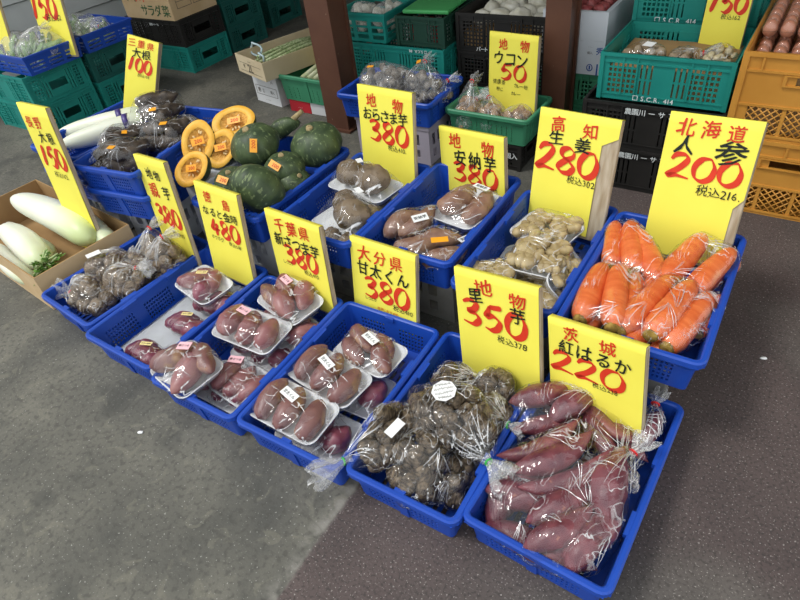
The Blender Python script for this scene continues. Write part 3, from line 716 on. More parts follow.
sign('yellow sign reading 三重県 大根 100', -2.590, .655, .411, 27, 18, -19, .142, .252, .09,
     [('t', '三重県', 'r', -.04, .2, .26, {'adv': 1.2}), ('t', '大根', 'k', -.02, .52, .32, {'adv': 1.05}), ('b', '100', 'r', -.04, .92, .4, {'wfac': .75}), ('n', '税込108', 'k', .1, 1.25, .11)], th=.03)
sign('tall yellow sign reading 長野 大根 150 in the radish carton', -2.40, .09, .15, -1.2, 5.9, 1.8, .205, .468, .135,
     [('t', '長野', 'r', -.14, .36, .25, {'adv': 1.25}), ('t', '大根', 'k', .10, .66, .26, {'adv': 1.2}), ('b', '150', 'r', .02, 1.1, .4, {'wfac': .78}), ('n', '税込162', 'k', .06, 1.5, .13)])
sign('yellow sign reading 地物 ウコン 50 behind bagged turmeric', -1.189, 1.5, .25, -14, 6, 3.0, .255, .263, .1,
     [('t', '地', 'r', -.2, .2, .2), ('t', '物', 'r', .24, .2, .2), ('t', 'ウコン', 'k', -.04, .46, .26, {'adv': 1.0}), ('b', '50', 'r', .04, .7, .26, {'wfac': 1.2}), ('n', '健康茶', 'k', -.26, .92, .09), ('n', 'カレー粉', 'k', .2, .94, .08), ('n', 'カレー', 'k', .1, 1.1, .08), ('n', '粉に', 'k', -.24, 1.06, .08)])

# ---- foam trays with film
def tray_mesh(w, d, h=.022):
    bm = bmesh.new(); hx, hy = w / 2, d / 2
    rg = [(0.012, .0015, .02), (.0, .001, .024), (-.010, h - .003, .026), (-.0145, h, .028), (-.0145, h + .002, .028), (-.011, h + .002, .026), (.003, .006, .022), (.014, .0045, .018)]
    vs = ring_strip(bm, [[(x, y, z) for x, y in rrect(hx - d_ - .0145, hy - d_ - .0145, max(r, .006), 4)] for d_, z, r in rg])
    bm.faces.new(vs[0][::-1]); bm.faces.new(vs[-1])
    bmesh.ops.recalc_face_normals(bm, faces=bm.faces[:])
    return tomesh(bm, 'foam_tray', FOAM, True)
TR = {}
def sticker(parent, loc, rot, w, h, m, text=None, ink=BLACKINK, name='sticker', th=.22):
    bm = bmesh.new()
    if w == h:
        ring_strip(bm, [[(cos(2 * pi * k / 8) * r, sin(2 * pi * k / 8) * r, z) for k in range(8)] for r, z in ((.0005, .0008), (w / 2, .0008), (w / 2, 0), (.0005, 0))])
    else: box(bm, -w / 2, w / 2, -h / 2, h / 2, 0, .0007)
    o = link(name, tomesh(bm, name, m), parent, loc, rot)
    if w == h:
        b2 = bmesh.new()
        for i, wd in enumerate((.5, .7, .78, .6)):
            y = (1.5 - i) * h * .2; tube(b2, [((t / 24 - .5) * wd * w, y + .004 * sin(t * 2.3 + i * 2) * (t % 5 != 0), .0011) for t in range(25)], .0006, 4)
        link('handwriting', tomesh(b2, 'handwriting', GREYINK), o)
    if text:
        b2 = bmesh.new(); put_text(b2, text, 0, 0, min(h * .62, w / len(text) * .82), lambda a, b: (a, b, .0011), True, adv=1.02)
        link('printed_text', tomesh(b2, 'printed_text', ink), o)
    return o
def tray_pack(label, cat, group, loc, rot, w, d, items, film=FILMT, stick=None, h=.022, name='wrapped_tray', pname='sweet_potato', foam=True):
    """items: (mesh, (x, y), angle, scale[, z]); stick: (x, y, angle, w, h, material, text)"""
    R = root(name, label, cat, loc, [radians(a) for a in rot], group)
    pts = []
    if foam:
        key = (round(w, 3), round(d, 3), h)
        if key not in TR: TR[key] = tray_mesh(w, d, h)
        link('foam_tray', TR[key], R)
        pts = [Vector((x, y, z)) for x, y in rrect(w / 2 + .001, d / 2 + .001, .028, 4) for z in (.004, h + .002)]
    top = 0
    for it in items:
        me, (x, y), a, sc = it[:4]; ro = (rnd.uniform(-.4, .4), rnd.uniform(-.05, .05), radians(a))
        zr = max(v.co.z for v in me.vertices) * sc
        z = (it[4] if len(it) > 4 else .006) + zr
        o = link(pname, me, R, (x, y, z), ro, (sc, sc, sc)); pts += pts_of(o, 3); top = max(top, z + zr)
    f = hull_film('plastic_film', R, pts, film, .0025, .0006, seed=loc[0] * 31, maxe=.045)
    q = random.Random(int(abs(loc[0] * 7919 + loc[1] * 331)))
    L = []
    for i in range(8 if foam else 5):
        L.append((q.uniform(-.4, .3) * w, q.uniform(-.35, .35) * d, q.uniform(-.7, .25), q.uniform(.02, .05), q.uniform(-.5, .5)))
    folds(R, f, L)
    if stick:
        sx, sy, sa, sw, sh, sm, st = stick
        zz = max((v.co.z for v in f.data.vertices if (v.co.x - sx) ** 2 + (v.co.y - sy) ** 2 < .0012), default=top)
        sticker(R, (sx, sy, zz + .0012), (0, 0, radians(sa)), sw, sh, sm, st)
    return R
def three(ms, w, d, a=96, sc=1.0, n=3):
    return [(ms[(i * 2 + 1) % len(ms)], ((i - (n - 1) / 2) * w / n * .92, rnd.uniform(-.006, .006)), a + rnd.uniform(-9, 9), sc * rnd.uniform(.95, 1.03)) for i in range(n)]
KG = 'wrapped trays of sweet potatoes under the 大分県 sign'
def ksticker(x=.0, y=.01, a=-6): return (x, y, a, .055, .026, STK_W, '甘太くん')
tray_pack('white tray of three sweet potatoes, frontmost in its basket beneath the sign reading 甘太くん', 'food tray', KG, (-1.035, -.205, .082), (4, 0, -1), .235, .14, three(mauve, .235, .14, 100), stick=ksticker(-.005, .012, -12))
tray_pack('white tray of three sweet potatoes, the middle one beneath the sign reading 甘太くん', 'food tray', KG, (-1.025, -.063, .080), (3, 0, -8), .24, .135, three(mauve, .24, .135, 102), stick=ksticker(.0, .006, -14))
tray_pack('white tray of four sweet potatoes touching the sign reading 甘太くん', 'food tray', KG, (-.972, .062, .082), (0, 0, -4), .20, .135, [(mauve[0], (-.045, .022), -28, .85), (mauve[1], (.03, .035), -35, .8), (mauve[2], (-.035, -.03), -30, .9), (mauve[0], (.055, -.012), -40, .85)], stick=ksticker(.0, .012, -16))
tray_pack('lower tray of dark sweet potatoes half hidden under the frontmost 甘太くん tray', 'food tray', KG, (-.975, -.195, .0115), (0, 0, 0), .22, .15, three(purp, .22, .15, 80, 1.1))
tray_pack('lower tray of dark sweet potatoes hidden beneath the middle 甘太くん tray', 'food tray', KG, (-.975, -.03, .0115), (0, 0, 2), .22, .15, three(purp, .22, .15, 80, 1.1))
CG = 'wrapped trays of sweet potatoes under the 千葉県 sign'
def csticker(x=.0, y=.01, a=-6): return (x, y, a, .046, .026, STK_P, '新さつま')
tray_pack('tray of two large sweet potatoes tilted over the basket corner below the 千葉県 sign', 'food tray', CG, (-1.405, -.245, .100), (4, -2, -10), .20, .155, [(rose[1], (.04, -.01), -62, 1.15), (mauve[2], (-.055, .0), 70, 1.15), (mauve[0], (.05, .045), -20, .9, .02)], stick=(-.01, .03, 30, .042, .028, STK_P, '新さつま'))
tray_pack('tray of rosy sweet potatoes sunk below two others under the sign reading 千葉県', 'food tray', CG, (-1.265, -.18, .040), (0, 0, -6), .19, .14, three(rose, .19, .14, 96), stick=csticker(-.05, .03, 25))
tray_pack('tray of three rosy sweet potatoes with pink sticker, on top in mid basket under 千葉県', 'food tray', CG, (-1.345, -.035, .100), (2, 0, 2), .235, .145, three(rose, .235, .145, 102, 1.06), stick=csticker(-.03, .02, -8))
tray_pack('tray of four rosy sweet potatoes leaning against the sign reading 千葉県', 'food tray', CG, (-1.32, .12, .104), (6, 0, -14), .21, .145, [(rose[0], (-.055, .03), -20, .9), (rose[1], (.035, .035), -40, .95), (mauve[1], (-.06, -.03), -15, .95), (rose[2], (.02, -.03), -25, 1.1)], stick=csticker(-.035, .03, -6))
tray_pack('lower tray beneath the one leaning on the sign reading 千葉県', 'food tray', CG, (-1.285, .06, .0400), (0, 0, -10), .21, .15, three(rose, .21, .15, 60))
tray_pack('bottom tray of sweet potatoes seen dark at the near end under 千葉県', 'food tray', CG, (-1.32, -.19, .0115), (0, 0, 0), .23, .15, [(purp[0], (-.07, -.02), 70, .9), (purp[1], (0, -.02), 80, .9), (purp[2], (.07, -.02), 85, .9)], h=.014)
tray_pack('bottom tray of sweet potatoes deep in the middle of the basket under 千葉県', 'food tray', CG, (-1.32, -.02, .0115), (0, 0, 0), .23, .15, [(purp[0], (-.07, -.02), 70, .9), (purp[1], (0, -.02), 80, .9), (purp[2], (.07, -.02), 85, .9)], h=.014)
NG = 'packs of purple sweet potatoes under the 徳島 sign'
bm = bmesh.new(); gx = {}
for i in range(15):
    for j in range(23):
        gx[i, j] = bm.verts.new((-.125 + .25 * i / 14, -.22 + .44 * j / 22, .004 + .0025 * sin(i * 2.4)))
for i in range(14):
    for j in range(22): bm.faces.new((gx[i, j], gx[i + 1, j], gx[i + 1, j + 1], gx[i, j + 1]))
bmesh.ops.solidify(bm, geom=bm.faces[:], thickness=.002)
tag(link('foam_sheet', tomesh(bm, 'foam_sheet', FOAM, True), None, (-1.672, -.036, .018), (0, 0, radians(-.5))), 'white ribbed foam sheet lining the basket under the sign reading 徳島', 'liner')
NS = (.0, .012, 32, .04, .014, STK_C, 'なると金時')
tray_pack('film pack of three purple sweet potatoes nearest the basket lip under 徳島', 'vegetable pack', NG, (-1.635, -.235, .028), (0, 0, -12), .17, .12, three(purp, .15, .12, 62, 1.0), foam=False, stick=NS)
tray_pack('film pack of three purple sweet potatoes halfway along the basket under 徳島', 'vegetable pack', NG, (-1.625, -.075, .028), (0, 0, -12), .17, .12, three(purp, .15, .12, 70, 1.0), foam=False, stick=NS)
tray_pack('foam tray of rosy sweet potatoes raised in front of the sign reading 徳島', 'food tray', NG, (-1.665, .06, .095), (3, 0, -10), .20, .135, [(rose[0], (-.05, -.01), 60, .85), (rose[1], (.03, .02), -50, .8), (purp[2], (.045, -.03), -60, .95), (rose[2], (-.03, .035), 20, .7)], stick=NS)
tray_pack('film pack of sweet potatoes under the raised tray by the sign reading 徳島', 'vegetable pack', NG, (-1.605, .05, .028), (0, 0, 0), .2, .12, three(purp, .19, .12, 80, 1.15), foam=False)
# second row trays
AG = 'tan sweet potatoes under the 安納芋 sign'
tray_pack('tray of two big tan sweet potatoes in front of the sign reading 安納芋', 'food tray', AG, (-.925, .595, .268), (0, 0, -8), .16, .215, [(anno[0], (-.036, .0), 84, 1.0), (anno[2], (.04, .004), 96, .98)], stick=(.02, .045, -6, .056, .022, STK_W, '安納芋'))
BG = 'wrapped trays of brown tubers'
tray_pack('topmost tray of two large brown tubers against the sign おらさま芋', 'food tray', BG, (-1.315, .575, .276), (0, 0, -7), .25, .15, [(brown[1], (.045, 0), 20, 1.05), (brown[0], (-.06, .0), -10, .95)], pname='brown_tuber', stick=(-.02, .01, -30, .03, .02, STK_W, None))
tray_pack('tray of two brown tubers below and in front of the topmost one', 'food tray', BG, (-1.275, .42, .240), (0, 0, -8), .22, .18, [(brown[0], (.03, -.01), 10, 1.05), (brown[1], (-.05, .04), -10, .85), (brown[2], (.06, .05), 10, .7)], pname='brown_tuber', stick=(0, .06, -20, .04, .02, STK_W, None))
tray_pack('small tray of brown tubers at the near edge, behind the sign reading 千葉県', 'food tray', BG, (-1.245, .335, .205), (0, 0, -5), .18, .10, [(brown[2], (.03, 0), 10, .75), (brown[2], (-.045, .0), -10, .7)], pname='brown_tuber')
tray_pack('bottom tray of brown tubers beneath the topmost one', 'food tray', BG, (-1.31, .60, .2015), (0, 0, 0), .23, .16, [(brown[2], (.05, 0), 10, .6), (brown[2], (-.05, .0), -10, .6)], pname='brown_tuber')
GG = 'wrapped trays of ginger'
def gset(n, w, d, seed):
    q = random.Random(seed); return [(gingers[(i + seed) % 5], ((i % 2 - .5) * w * .45, (i // 2 - (n / 2 - 1) / 2) * d * .42), q.uniform(0, 180), q.uniform(.72, .9), .006 + .005 * (i % 2)) for i in range(n)]
tray_pack('tray of ginger behind the others, touching the sign reading 生姜', 'food tray', GG, (-.655, .575, .270), (4, -4, -14), .19, .14, gset(4, .19, .14, 1), pname='ginger_root')
tray_pack('tray of ginger on top in the middle of the ginger basket', 'food tray', GG, (-.620, .435, .278), (2, 4, 8), .15, .16, gset(4, .15, .16, 2), pname='ginger_root')
tray_pack('tray of ginger at the near side of its basket beside the sign reading 里芋', 'food tray', GG, (-.715, .325, .250), (0, 0, 14), .13, .15, gset(4, .13, .15, 3), pname='ginger_root')
tray_pack('tray of ginger stood on its side against the carrot basket', 'food tray', GG, (-.552, .425, .252), (0, 48, 4), .11, .19, gset(4, .10, .17, 4), pname='ginger_root')
tray_pack('low tray of ginger at the near corner beside the carrot basket', 'food tray', GG, (-.585, .332, .206), (0, 0, -8), .16, .13, gset(4, .15, .12, 5), pname='ginger_root')
tray_pack('bottom tray of ginger under the middle one', 'food tray', GG, (-.66, .46, .2015), (0, 0, 4), .20, .2, gset(4, .2, .2, 6), pname='ginger_root')

# ---- bags: contents, film, gathered neck, tie, tail
def bag(label, cat, group, loc, rotz, items, tie=None, film=FILM, off=.006, wr=.003, stick=None, name='vegetable_bag', tilt=(0, 0), extra=(), tail=1.0):
    """items: (name, mesh, pos, rot, scale[, children]); tie: (dir angle, distance, height, material)"""
    R = root(name, label, cat, loc, (radians(tilt[0]), radians(tilt[1]), radians(rotz)), group)
    pts = [Vector(e) for e in extra]
    for nm, me, p, ro, sc in items:
        o = link(nm, me, R, p, ro, (sc, sc, sc)); pts += pts_of(o, 3)
        if nm == 'carrot':
            x0 = min(v.co.x for v in me.vertices); link('crown_stub', stub, o, (x0, .05 * .19 * .25 * 0, 0))
    if tie:
        a, dist, hz, tm = tie; d = Vector((cos(radians(a)), sin(radians(a)), 0)); tp = d * dist + Vector((0, 0, hz))
        side = Vector((-d.y, d.x, 0)); pts += [tp + side * .006, tp - side * .006, tp + Vector((0, 0, .006)), tp - Vector((0, 0, .006))]
    f = hull_film('plastic_bag', R, pts, film, off, wr, seed=loc[0] * 17 + loc[1] * 5, maxe=.022)
    if tie:
        ax = (d + Vector((0, 0, .25))).normalized(); e1 = ax.orthogonal().normalized(); e2 = ax.cross(e1)
        bm = bmesh.new(); tube(bm, [tp + (e1 * cos(t) + e2 * sin(t)) * .0085 for t in [2 * pi * i / 12 for i in range(13)]], .0028, 6)
        link('tie', tomesh(bm, 'tie', tm), R)
        bm = bmesh.new(); rings = []; n = 22; q = random.Random(int(loc[0] * 1000)); ph = q.uniform(0, 6)
        for i, (s, r) in enumerate(((-.012, .012), (0, .007), (.012, .011), (.026, .019), (.042, .025), (.055, .027))):
            ring = []
            for k in range(n):
                t = 2 * pi * k / n; rr = r * tail * (1 + (.38 if i > 1 else .15) * sin(t * 5 + ph) + .22 * sin(t * 8 + ph * 2))
                c = tp + ax * s * tail + Vector((0, 0, -.10 * max(s, 0) * 2 * tail))
                ring.append(bm.verts.new(c + e1 * cos(t) * rr + e2 * sin(t) * rr * .7 + ax * (.006 * sin(t * 6 + ph) if i > 3 else 0)))
            rings.append(ring)
        for a_, b_ in zip(rings, rings[1:]):
            for k in range(n): bm.faces.new((a_[k], a_[(k + 1) % n], b_[(k + 1) % n], b_[k]))
        link('gathered_end', tomesh(bm, 'gathered_end', TAIL, True), R)
    q = random.Random(int(abs(loc[0] * 5519 + loc[1] * 731))); L = []
    xs = [v.co.x for v in f.data.vertices]; ys = [v.co.y for v in f.data.vertices]; big = name == 'vegetable_bag' and loc[1] < .8
    if tie:
        for i in range(16 if big else 6):
            a_ = radians(tie[0]) + pi + q.uniform(-.9, .9); s0 = q.uniform(.008, .035); L.append((tp.x + cos(a_) * s0, tp.y + sin(a_) * s0, a_, q.uniform(.03, .11), q.uniform(-.25, .25)))
    for k in range((2 if tie else 3) if big else 1):
        cx, cy, ca = q.uniform(min(xs) * .8, max(xs) * .8), q.uniform(min(ys) * .8, max(ys) * .8), q.uniform(0, 2 * pi)
        for i in range(6):
            a_ = ca + (i - 2.5) * q.uniform(.12, .28); s0 = q.uniform(.0, .025); L.append((cx + cos(a_) * s0, cy + sin(a_) * s0, a_, q.uniform(.025, .075), q.uniform(-.4, .4)))
    folds(R, f, L)
    for st in ([stick] if isinstance(stick, tuple) else stick or []):
        sx, sy, sa, sw, sh, sm, tx = st
        top = max((v.co for v in f.data.vertices), key=lambda c: -((c.x - sx) ** 2 + (c.y - sy) ** 2) + c.z * .02)
        nrm = min((v for v in f.data.vertices), key=lambda v: (v.co - top).length).normal
        nrm = (Vector(nrm) + Vector((0, 0, 1.2))).normalized()
        o = sticker(R, top + nrm * .003, nrm.to_track_quat('Z', 'Y').to_euler(), sw, sh, sm, tx)
        o.rotation_euler.rotate_axis('Z', radians(sa))
    return R
def spuds(ms, spec, name='sweet_potato'):
    return [(name, ms[m], Vector(p), (rnd.uniform(-.5, .5), radians(t), radians(a)), sc) for m, p, a, t, sc in spec]
def heap(ms, n, rx, ry, rz, seed, name='taro', sc=(.8, 1.1), rr=.026):
    q = random.Random(seed); out = []; tries = 0
    while len(out) < n and tries < 4000:
        tries += 1
        p = Vector((q.uniform(-1, 1), q.uniform(-1, 1), q.uniform(-1, 1)))
        if p.length > 1: continue
        p = Vector((p.x * rx, p.y * ry, p.z * rz + rz))
        if all((p - o[2]).length > rr * 1.35 for o in out):
            out.append((name, ms[q.randrange(len(ms))], p, (q.uniform(0, 6), q.uniform(0, 6), q.uniform(0, 6)), q.uniform(*sc)))
    return out
SG = 'bags of red sweet potatoes in the front corner basket'
bag('bag of red sweet potatoes against the sign reading 紅はるか, tied red', 'vegetable bag', SG, (-.420, .105, .088), 10, spuds(sweet, [(1, (-.05, .02, .05), 40, 0, 1), (2, (.03, .0, .055), 50, 0, .95), (0, (-.02, -.05, .03), 35, 0, .9), (2, (.02, .03, .01), 20, 0, .9)]), (35, .115, .05, TIE_R))
bag('long bag of red sweet potatoes lying across the middle toward the 紅はるか sign', 'vegetable bag', SG, (-.385, -.048, .092), 0, spuds(sweet, [(3, (-.035, .03, .045), 50, -6, 1), (0, (.005, .005, .058), 54, -6, 1.1), (3, (.05, -.025, .05), 50, -6, 1.05), (1, (-.02, -.03, .02), 50, 0, .9)]), None, off=.005)
bag('bag of round red sweet potatoes nearest the dark taro basket', 'vegetable bag', SG, (-.400, -.170, .015), 0, spuds(sweet, [(2, (-.045, .02, .045), 80, 0, 1.0), (1, (.02, -.045, .045), 12, 0, .95), (2, (.02, .035, .075), 30, 5, 1.0), (1, (-.02, .04, .085), 35, 0, .95)]), None)
bag('bag of thick red sweet potatoes at the outer front of the basket, tied red', 'vegetable bag', SG, (-.278, -.085, .062), 0, spuds(sweet, [(1, (-.046, -.04, .055), 62, 0, 1.1), (2, (.03, .035, .075), 98, -10, 1.2), (1, (.03, -.065, .05), 72, 0, 1.1), (0, (-.01, .02, .03), 80, 0, .95)]), (70, .135, .085, TIE_R))
bag('flat clear bag of sweet potatoes at the front rim nearest the camera', 'vegetable bag', SG, (-.288, -.190, .030), 0, spuds(sweet, [(2, (-.01, -.035, .045), 14, 0, 1.0), (1, (.02, .025, .05), 30, 0, .9), (1, (-.02, .0, .095), 58, -8, 1.0), (2, (.04, -.01, .085), 70, -10, .85)]), None, off=.009)
bag('bag of reddish sweet potatoes at the back under the price sign, outer side', 'vegetable bag', SG, (-.290, .085, .070), 0, spuds(sweet, [(3, (-.02, .03, .055), -30, 0, .85), (0, (-.01, -.02, .05), -35, 0, .9), (1, (.03, .03, .03), -40, 0, .85), (2, (-.05, .06, .04), -20, 0, .8)]), (-60, .09, .055, TIE_R))
bag('small bag of sweet potatoes wedged by the outer back corner', 'vegetable bag', SG, (-.226, .13, .03), 0, spuds(sweet, [(2, (-.01, .0, .05), 70, 0, .8), (2, (.01, .02, .09), 85, 0, .75)]), (90, .07, .115, TIE_R), tail=.8)
bag('bag of sweet potatoes hidden low in the middle of the front corner basket', 'vegetable bag', SG, (-.34, -.02, .012), 0, spuds(sweet, [(1, (-.06, .0, .035), 60, 0, .95), (2, (.03, .03, .035), 70, 0, .9), (1, (.07, -.03, .035), 70, 0, .9), (2, (-.03, .10, .035), 30, 0, .9)]), None)
TG = 'bags of dark taro'
bag('bag of dark taro lying over the near left corner, its white ruffled end tied green', 'vegetable bag', TG, (-.755, -.165, .100), 0, heap(taro, 15, .05, .085, .030, 1), (-118, .125, .015, TIE_G), FILMB, stick=(.03, -.01, 10, .05, .024, STK_W, None), tail=1.5)
bag('flat bag of dark taro standing at the middle of the near rim', 'vegetable bag', TG, (-.648, -.178, .088), 10, heap(taro, 15, .055, .075, .03, 2), None, FILMB, tilt=(18, 0), extra=[(-.02, -.11, .0), (.08, -.06, .0)])
bag('large bag of dark taro on top with a round white handwritten label, tied green', 'vegetable bag', TG, (-.632, -.055, .125), 0, heap(taro, 24, .10, .065, .03, 3), (-28, .145, .02, TIE_G), FILMB, tilt=(8, 0), stick=(-.02, .02, 10, .062, .062, STK_W, None), extra=[(-.14, .03, .02)], tail=1.3)
bag('bag of dark taro at the back left, beneath the sign reading 里芋', 'vegetable bag', TG, (-.712, .06, .06), 0, heap(taro, 11, .05, .05, .035, 4), (20, .085, .07, TIE_G), FILMB, tail=.7)
bag('bag of dark taro touching the middle of the sign reading 里芋', 'vegetable bag', TG, (-.60, .10, .065), 0, heap(taro, 12, .05, .045, .04, 5), None, FILMB)
bag('bag of paler taro beside the red sweet potatoes, tied green', 'vegetable bag', TG, (-.573, .0, .06), 0, heap(taro, 11, .045, .055, .04, 6), (0, .06, .06, TIE_G), FILMB, tail=.7)
bag('low bag of dark taro in the near right corner of its basket', 'vegetable bag', TG, (-.585, -.165, .012), 0, heap(taro, 14, .05, .06, .035, 7), None, FILMB)
bag('bag of dark taro deep against the red sweet potato basket', 'vegetable bag', TG, (-.570, -.06, .012), 0, heap(taro, 12, .04, .055, .035, 8), None, FILMB)
bag('bag of dark taro sunk below the one with the round label', 'vegetable bag', TG, (-.69, -.03, .012), 0, heap(taro, 14, .05, .07, .035, 9), None, FILMB, stick=(-.02, -.05, 20, .05, .03, STK_W, None))
HG = 'bags of taro with red ties'
bag('bag of taro at the near left corner with a wide clear tail, tied red', 'vegetable bag', HG, (-2.035, -.145, .058), 0, heap(tarol, 20, .085, .06, .034, 11), (-165, .10, .03, TIE_R), FILMB, tail=1.3)
bag('bag of taro with a bluish white sticker by the radish carton', 'vegetable bag', HG, (-2.105, -.015, .062), 0, heap(tarol, 16, .07, .06, .036, 12), (80, .07, .05, TIE_R), FILMB, stick=(-.045, -.01, 10, .05, .035, STK_W, None), tail=.8)
bag('bag of taro with a fan of clear film, mid basket beside the radish carton', 'vegetable bag', HG, (-1.955, -.040, .072), 0, heap(tarol, 16, .065, .06, .038, 13), (30, .05, .085, TIE_R), FILMB, tail=1.0)
bag('bag of taro behind the fan-topped bag, on the inner side', 'vegetable bag', HG, (-2.0, .045, .050), 0, heap(tarol, 14, .085, .05, .034, 14), None, FILMB)
bag('upright bag of taro at the foot of the sign reading 親芋, left one', 'vegetable bag', HG, (-2.005, .120, .045), 0, heap(tarol, 16, .06, .05, .055, 15), (90, .02, .16, TIE_R), FILMB, tail=.9)
bag('upright bag of taro with bright red tie at the foot of the 親芋 sign', 'vegetable bag', HG, (-1.905, .095, .045), 0, heap(tarol, 18, .06, .05, .06, 16), (60, .02, .17, TIE_R), FILMB, tail=1.0)
CGp = 'bags of carrots'
def cset(spec): return [('carrot', carrots[m], Vector(p), (rnd.uniform(0, 6), radians(t), radians(a)), sc) for m, p, a, t, sc in spec]
bag('bag of three carrots at the near left corner of the carrot basket', 'vegetable bag', CGp, (-.400, .345, .272), 0, cset([(0, (-.045, .0, .035), 94, -6, 1.1), (1, (.015, -.01, .05), 104, -8, 1.15), (2, (.05, .02, .03), 102, 0, 1), (1, (-.02, -.02, -.005), 93, 0, .9)]), None, off=.005)
bag('bag of carrots at the back left of the carrot basket, crowns toward the front', 'vegetable bag', CGp, (-.41, .53, .270), 0, cset([(1, (-.05, .03, .035), 104, -8, 1.0), (0, (.0, .03, .045), 110, -8, 1.05), (2, (.055, .0, .04), 124, -10, 1.1), (1, (.0, .0, .01), 104, 0, .9)]), None, off=.005)
bag('bag of carrots at the back right of the carrot basket under the sign reading 人参', 'vegetable bag', CGp, (-.242, .53, .268), 0, cset([(0, (-.035, .02, .05), 76, -8, 1.1), (1, (.035, -.01, .055), 72, -8, 1.1), (2, (-.06, -.04, .025), 70, 0, .9), (1, (.05, .03, .02), 65, 0, .95)]), None, off=.005)
bag('bag of carrots lying in the centre front of the carrot basket', 'vegetable bag', CGp, (-.285, .352, .270), 0, cset([(2, (-.03, .0, .04), 74, -6, 1.15), (0, (.03, -.01, .055), 78, -6, 1.1), (1, (-.01, -.05, .0), 68, 0, 1.0)]), None, off=.005)
bag('bag of carrots at the near right corner with twisted clear tail', 'vegetable bag', CGp, (-.205, .372, .258), 0, cset([(0, (-.01, -.03, .045), 78, -6, 1.1), (1, (.025, .04, .02), 83, 0, .9), (2, (-.02, -.06, .01), 68, 0, .9)]), None, off=.006)
bag('bag of carrots lying low at the middle of the carrot basket', 'vegetable bag', CGp, (-.33, .41, .206), 0, cset([(0, (-.05, .0, .032), 40, 0, 1.0), (1, (.025, .03, .03), 50, 0, 1), (2, (.06, -.05, .03), 60, 0, .9)]), None, off=.005)
bag('bag of slim tan sweet potatoes beside the brown tubers, with a white sticker', 'vegetable bag', AG, (-1.045, .455, .222), 0, spuds(anno, [(1, (-.04, .0, .055), 66, -8, 1.0), (2, (.012, .01, .065), 74, -8, .9), (1, (-.02, .02, .02), 70, 0, .9)]), (70, .13, .055, TIE_G), stick=(.035, -.01, -4, .05, .03, STK_W, '安納芋'))
bag('bag of tan sweet potatoes with an orange price sticker nearest the front', 'vegetable bag', AG, (-.925, .388, .226), 0, spuds(anno, [(2, (-.05, -.01, .05), 40, 0, .95), (1, (.0, .03, .055), 30, 0, .95), (0, (.045, -.03, .045), 50, 0, .85)]), None, stick=[(.035, -.015, -48, .05, .024, STK_O, None), (.075, .05, -40, .05, .02, STK_W, '安納芋')], off=.008)
KBG = 'bags of dark tubers with orange stickers'
for lab, x, y, z, a, sd, n in (('bag of dark tubers nearest the near rim, orange sticker on it', -2.285, .285, .312, 25, 1, 3), ('bag of dark tubers beside the white radishes', -2.365, .37, .318, 70, 2, 3), ('bag of dark tubers heaped highest by the sign reading 三重県', -2.335, .54, .345, 40, 3, 4), ('bag of dark tubers at the far corner over the floor, orange sticker on it', -2.215, .49, .325, 30, 4, 3)):
    q = random.Random(sd)
    it = [('dark_tuber', burd[i % 2], Vector(((i % 2 - .5) * .07, (i - 1) * .025, .03 + .04 * (i // 2))), (q.uniform(0, 6), 0, radians(60 + q.uniform(-40, 40))), .95) for i in range(n + 1)]
    bag(lab, 'vegetable bag', KBG, (x, y, z), a - 30, it, None, FILM, stick=(.02, -.02, 10, .03, .022, STK_O, None) if sd != 2 else (.03, 0, 40, .024, .02, STK_O, None), off=.008)

# ---- pumpkins
def pumpkin_mesh(r, h, seed):
    bm = bmesh.new(); res = bmesh.ops.create_uvsphere(bm, u_segments=40, v_segments=20, radius=1)
    for v in res['verts']:
        a = math.atan2(v.co.y, v.co.x); s = math.hypot(v.co.x, v.co.y)
        k = 1 + .025 * cos(a * 10) * s + .06 * noise.noise(v.co * 1.3 + Vector((seed * 4.4, 0, 0)))
        z = v.co.z; dip = .14 * math.exp(-(s / .28) ** 2) * (1 if z > 0 else .7)
        v.co = Vector((v.co.x * r * k, v.co.y * r * k, (z - math.copysign(dip, z)) * h * (1 + .03 * noise.noise(v.co + Vector((seed, 2, 2))))))
    return tomesh(bm, 'rind', PUMP, True)
PM = [pumpkin_mesh(.088, .07, i) for i in range(3)]
def pstem_mesh():
    bm = bmesh.new(); tube(bm, [(0, 0, 0), (0, 0, .008), (.002, 0, .014), (.004, 0, .017)], [.017, .015, .014, .010], 10)
    return tomesh(bm, 'stem', PSTEM)
PS = pstem_mesh()
def pumpkin(label, loc, rot, sc, v=0, stk=None):
    R = root('pumpkin', label, 'pumpkin', loc, [radians(a) for a in rot], 'whole green pumpkins')
    link('rind', PM[v], R, None, None, (sc, sc, sc)); link('stem', PS, R, (0, 0, .057 * sc), None, (sc * .85, sc * .85, sc * .8))
    if stk:
        th, ph, ta = (radians(a) for a in stk); d = Vector((cos(th) * cos(ph), sin(th) * cos(ph), sin(ph)))
        nrm = Vector((d.x / .088, d.y / .088, d.z / .07)); nrm.normalize()
        k = 1 / math.sqrt((d.x ** 2 + d.y ** 2) / .088 ** 2 + d.z ** 2 / .07 ** 2)
        o = sticker(R, d * k * sc * 1.02 + nrm * .002, (0, 0, 0), .048, .026, STK_O, None, name='price_sticker')
        o.rotation_euler = nrm.to_track_quat('Z', 'Y').to_euler(); o.rotation_euler.rotate_axis('Z', ta)
        b2 = bmesh.new(); put_text(b2, '200', .004, 0, .019, lambda a, b: (a, b, .0012), True); link('printed_text', tomesh(b2, 'printed_text', REDINK), o)
    return R
pumpkin('green pumpkin on top of the heap, pale stem up and orange sticker beside it', (-1.797, .555, .375), (14, -4, -20), 1.05, 0, (-18, 24, 60))
pumpkin('large green pumpkin at the far right corner of its basket, stem upward', (-1.615, .69, .345), (4, -10, 40), 1.1, 1)
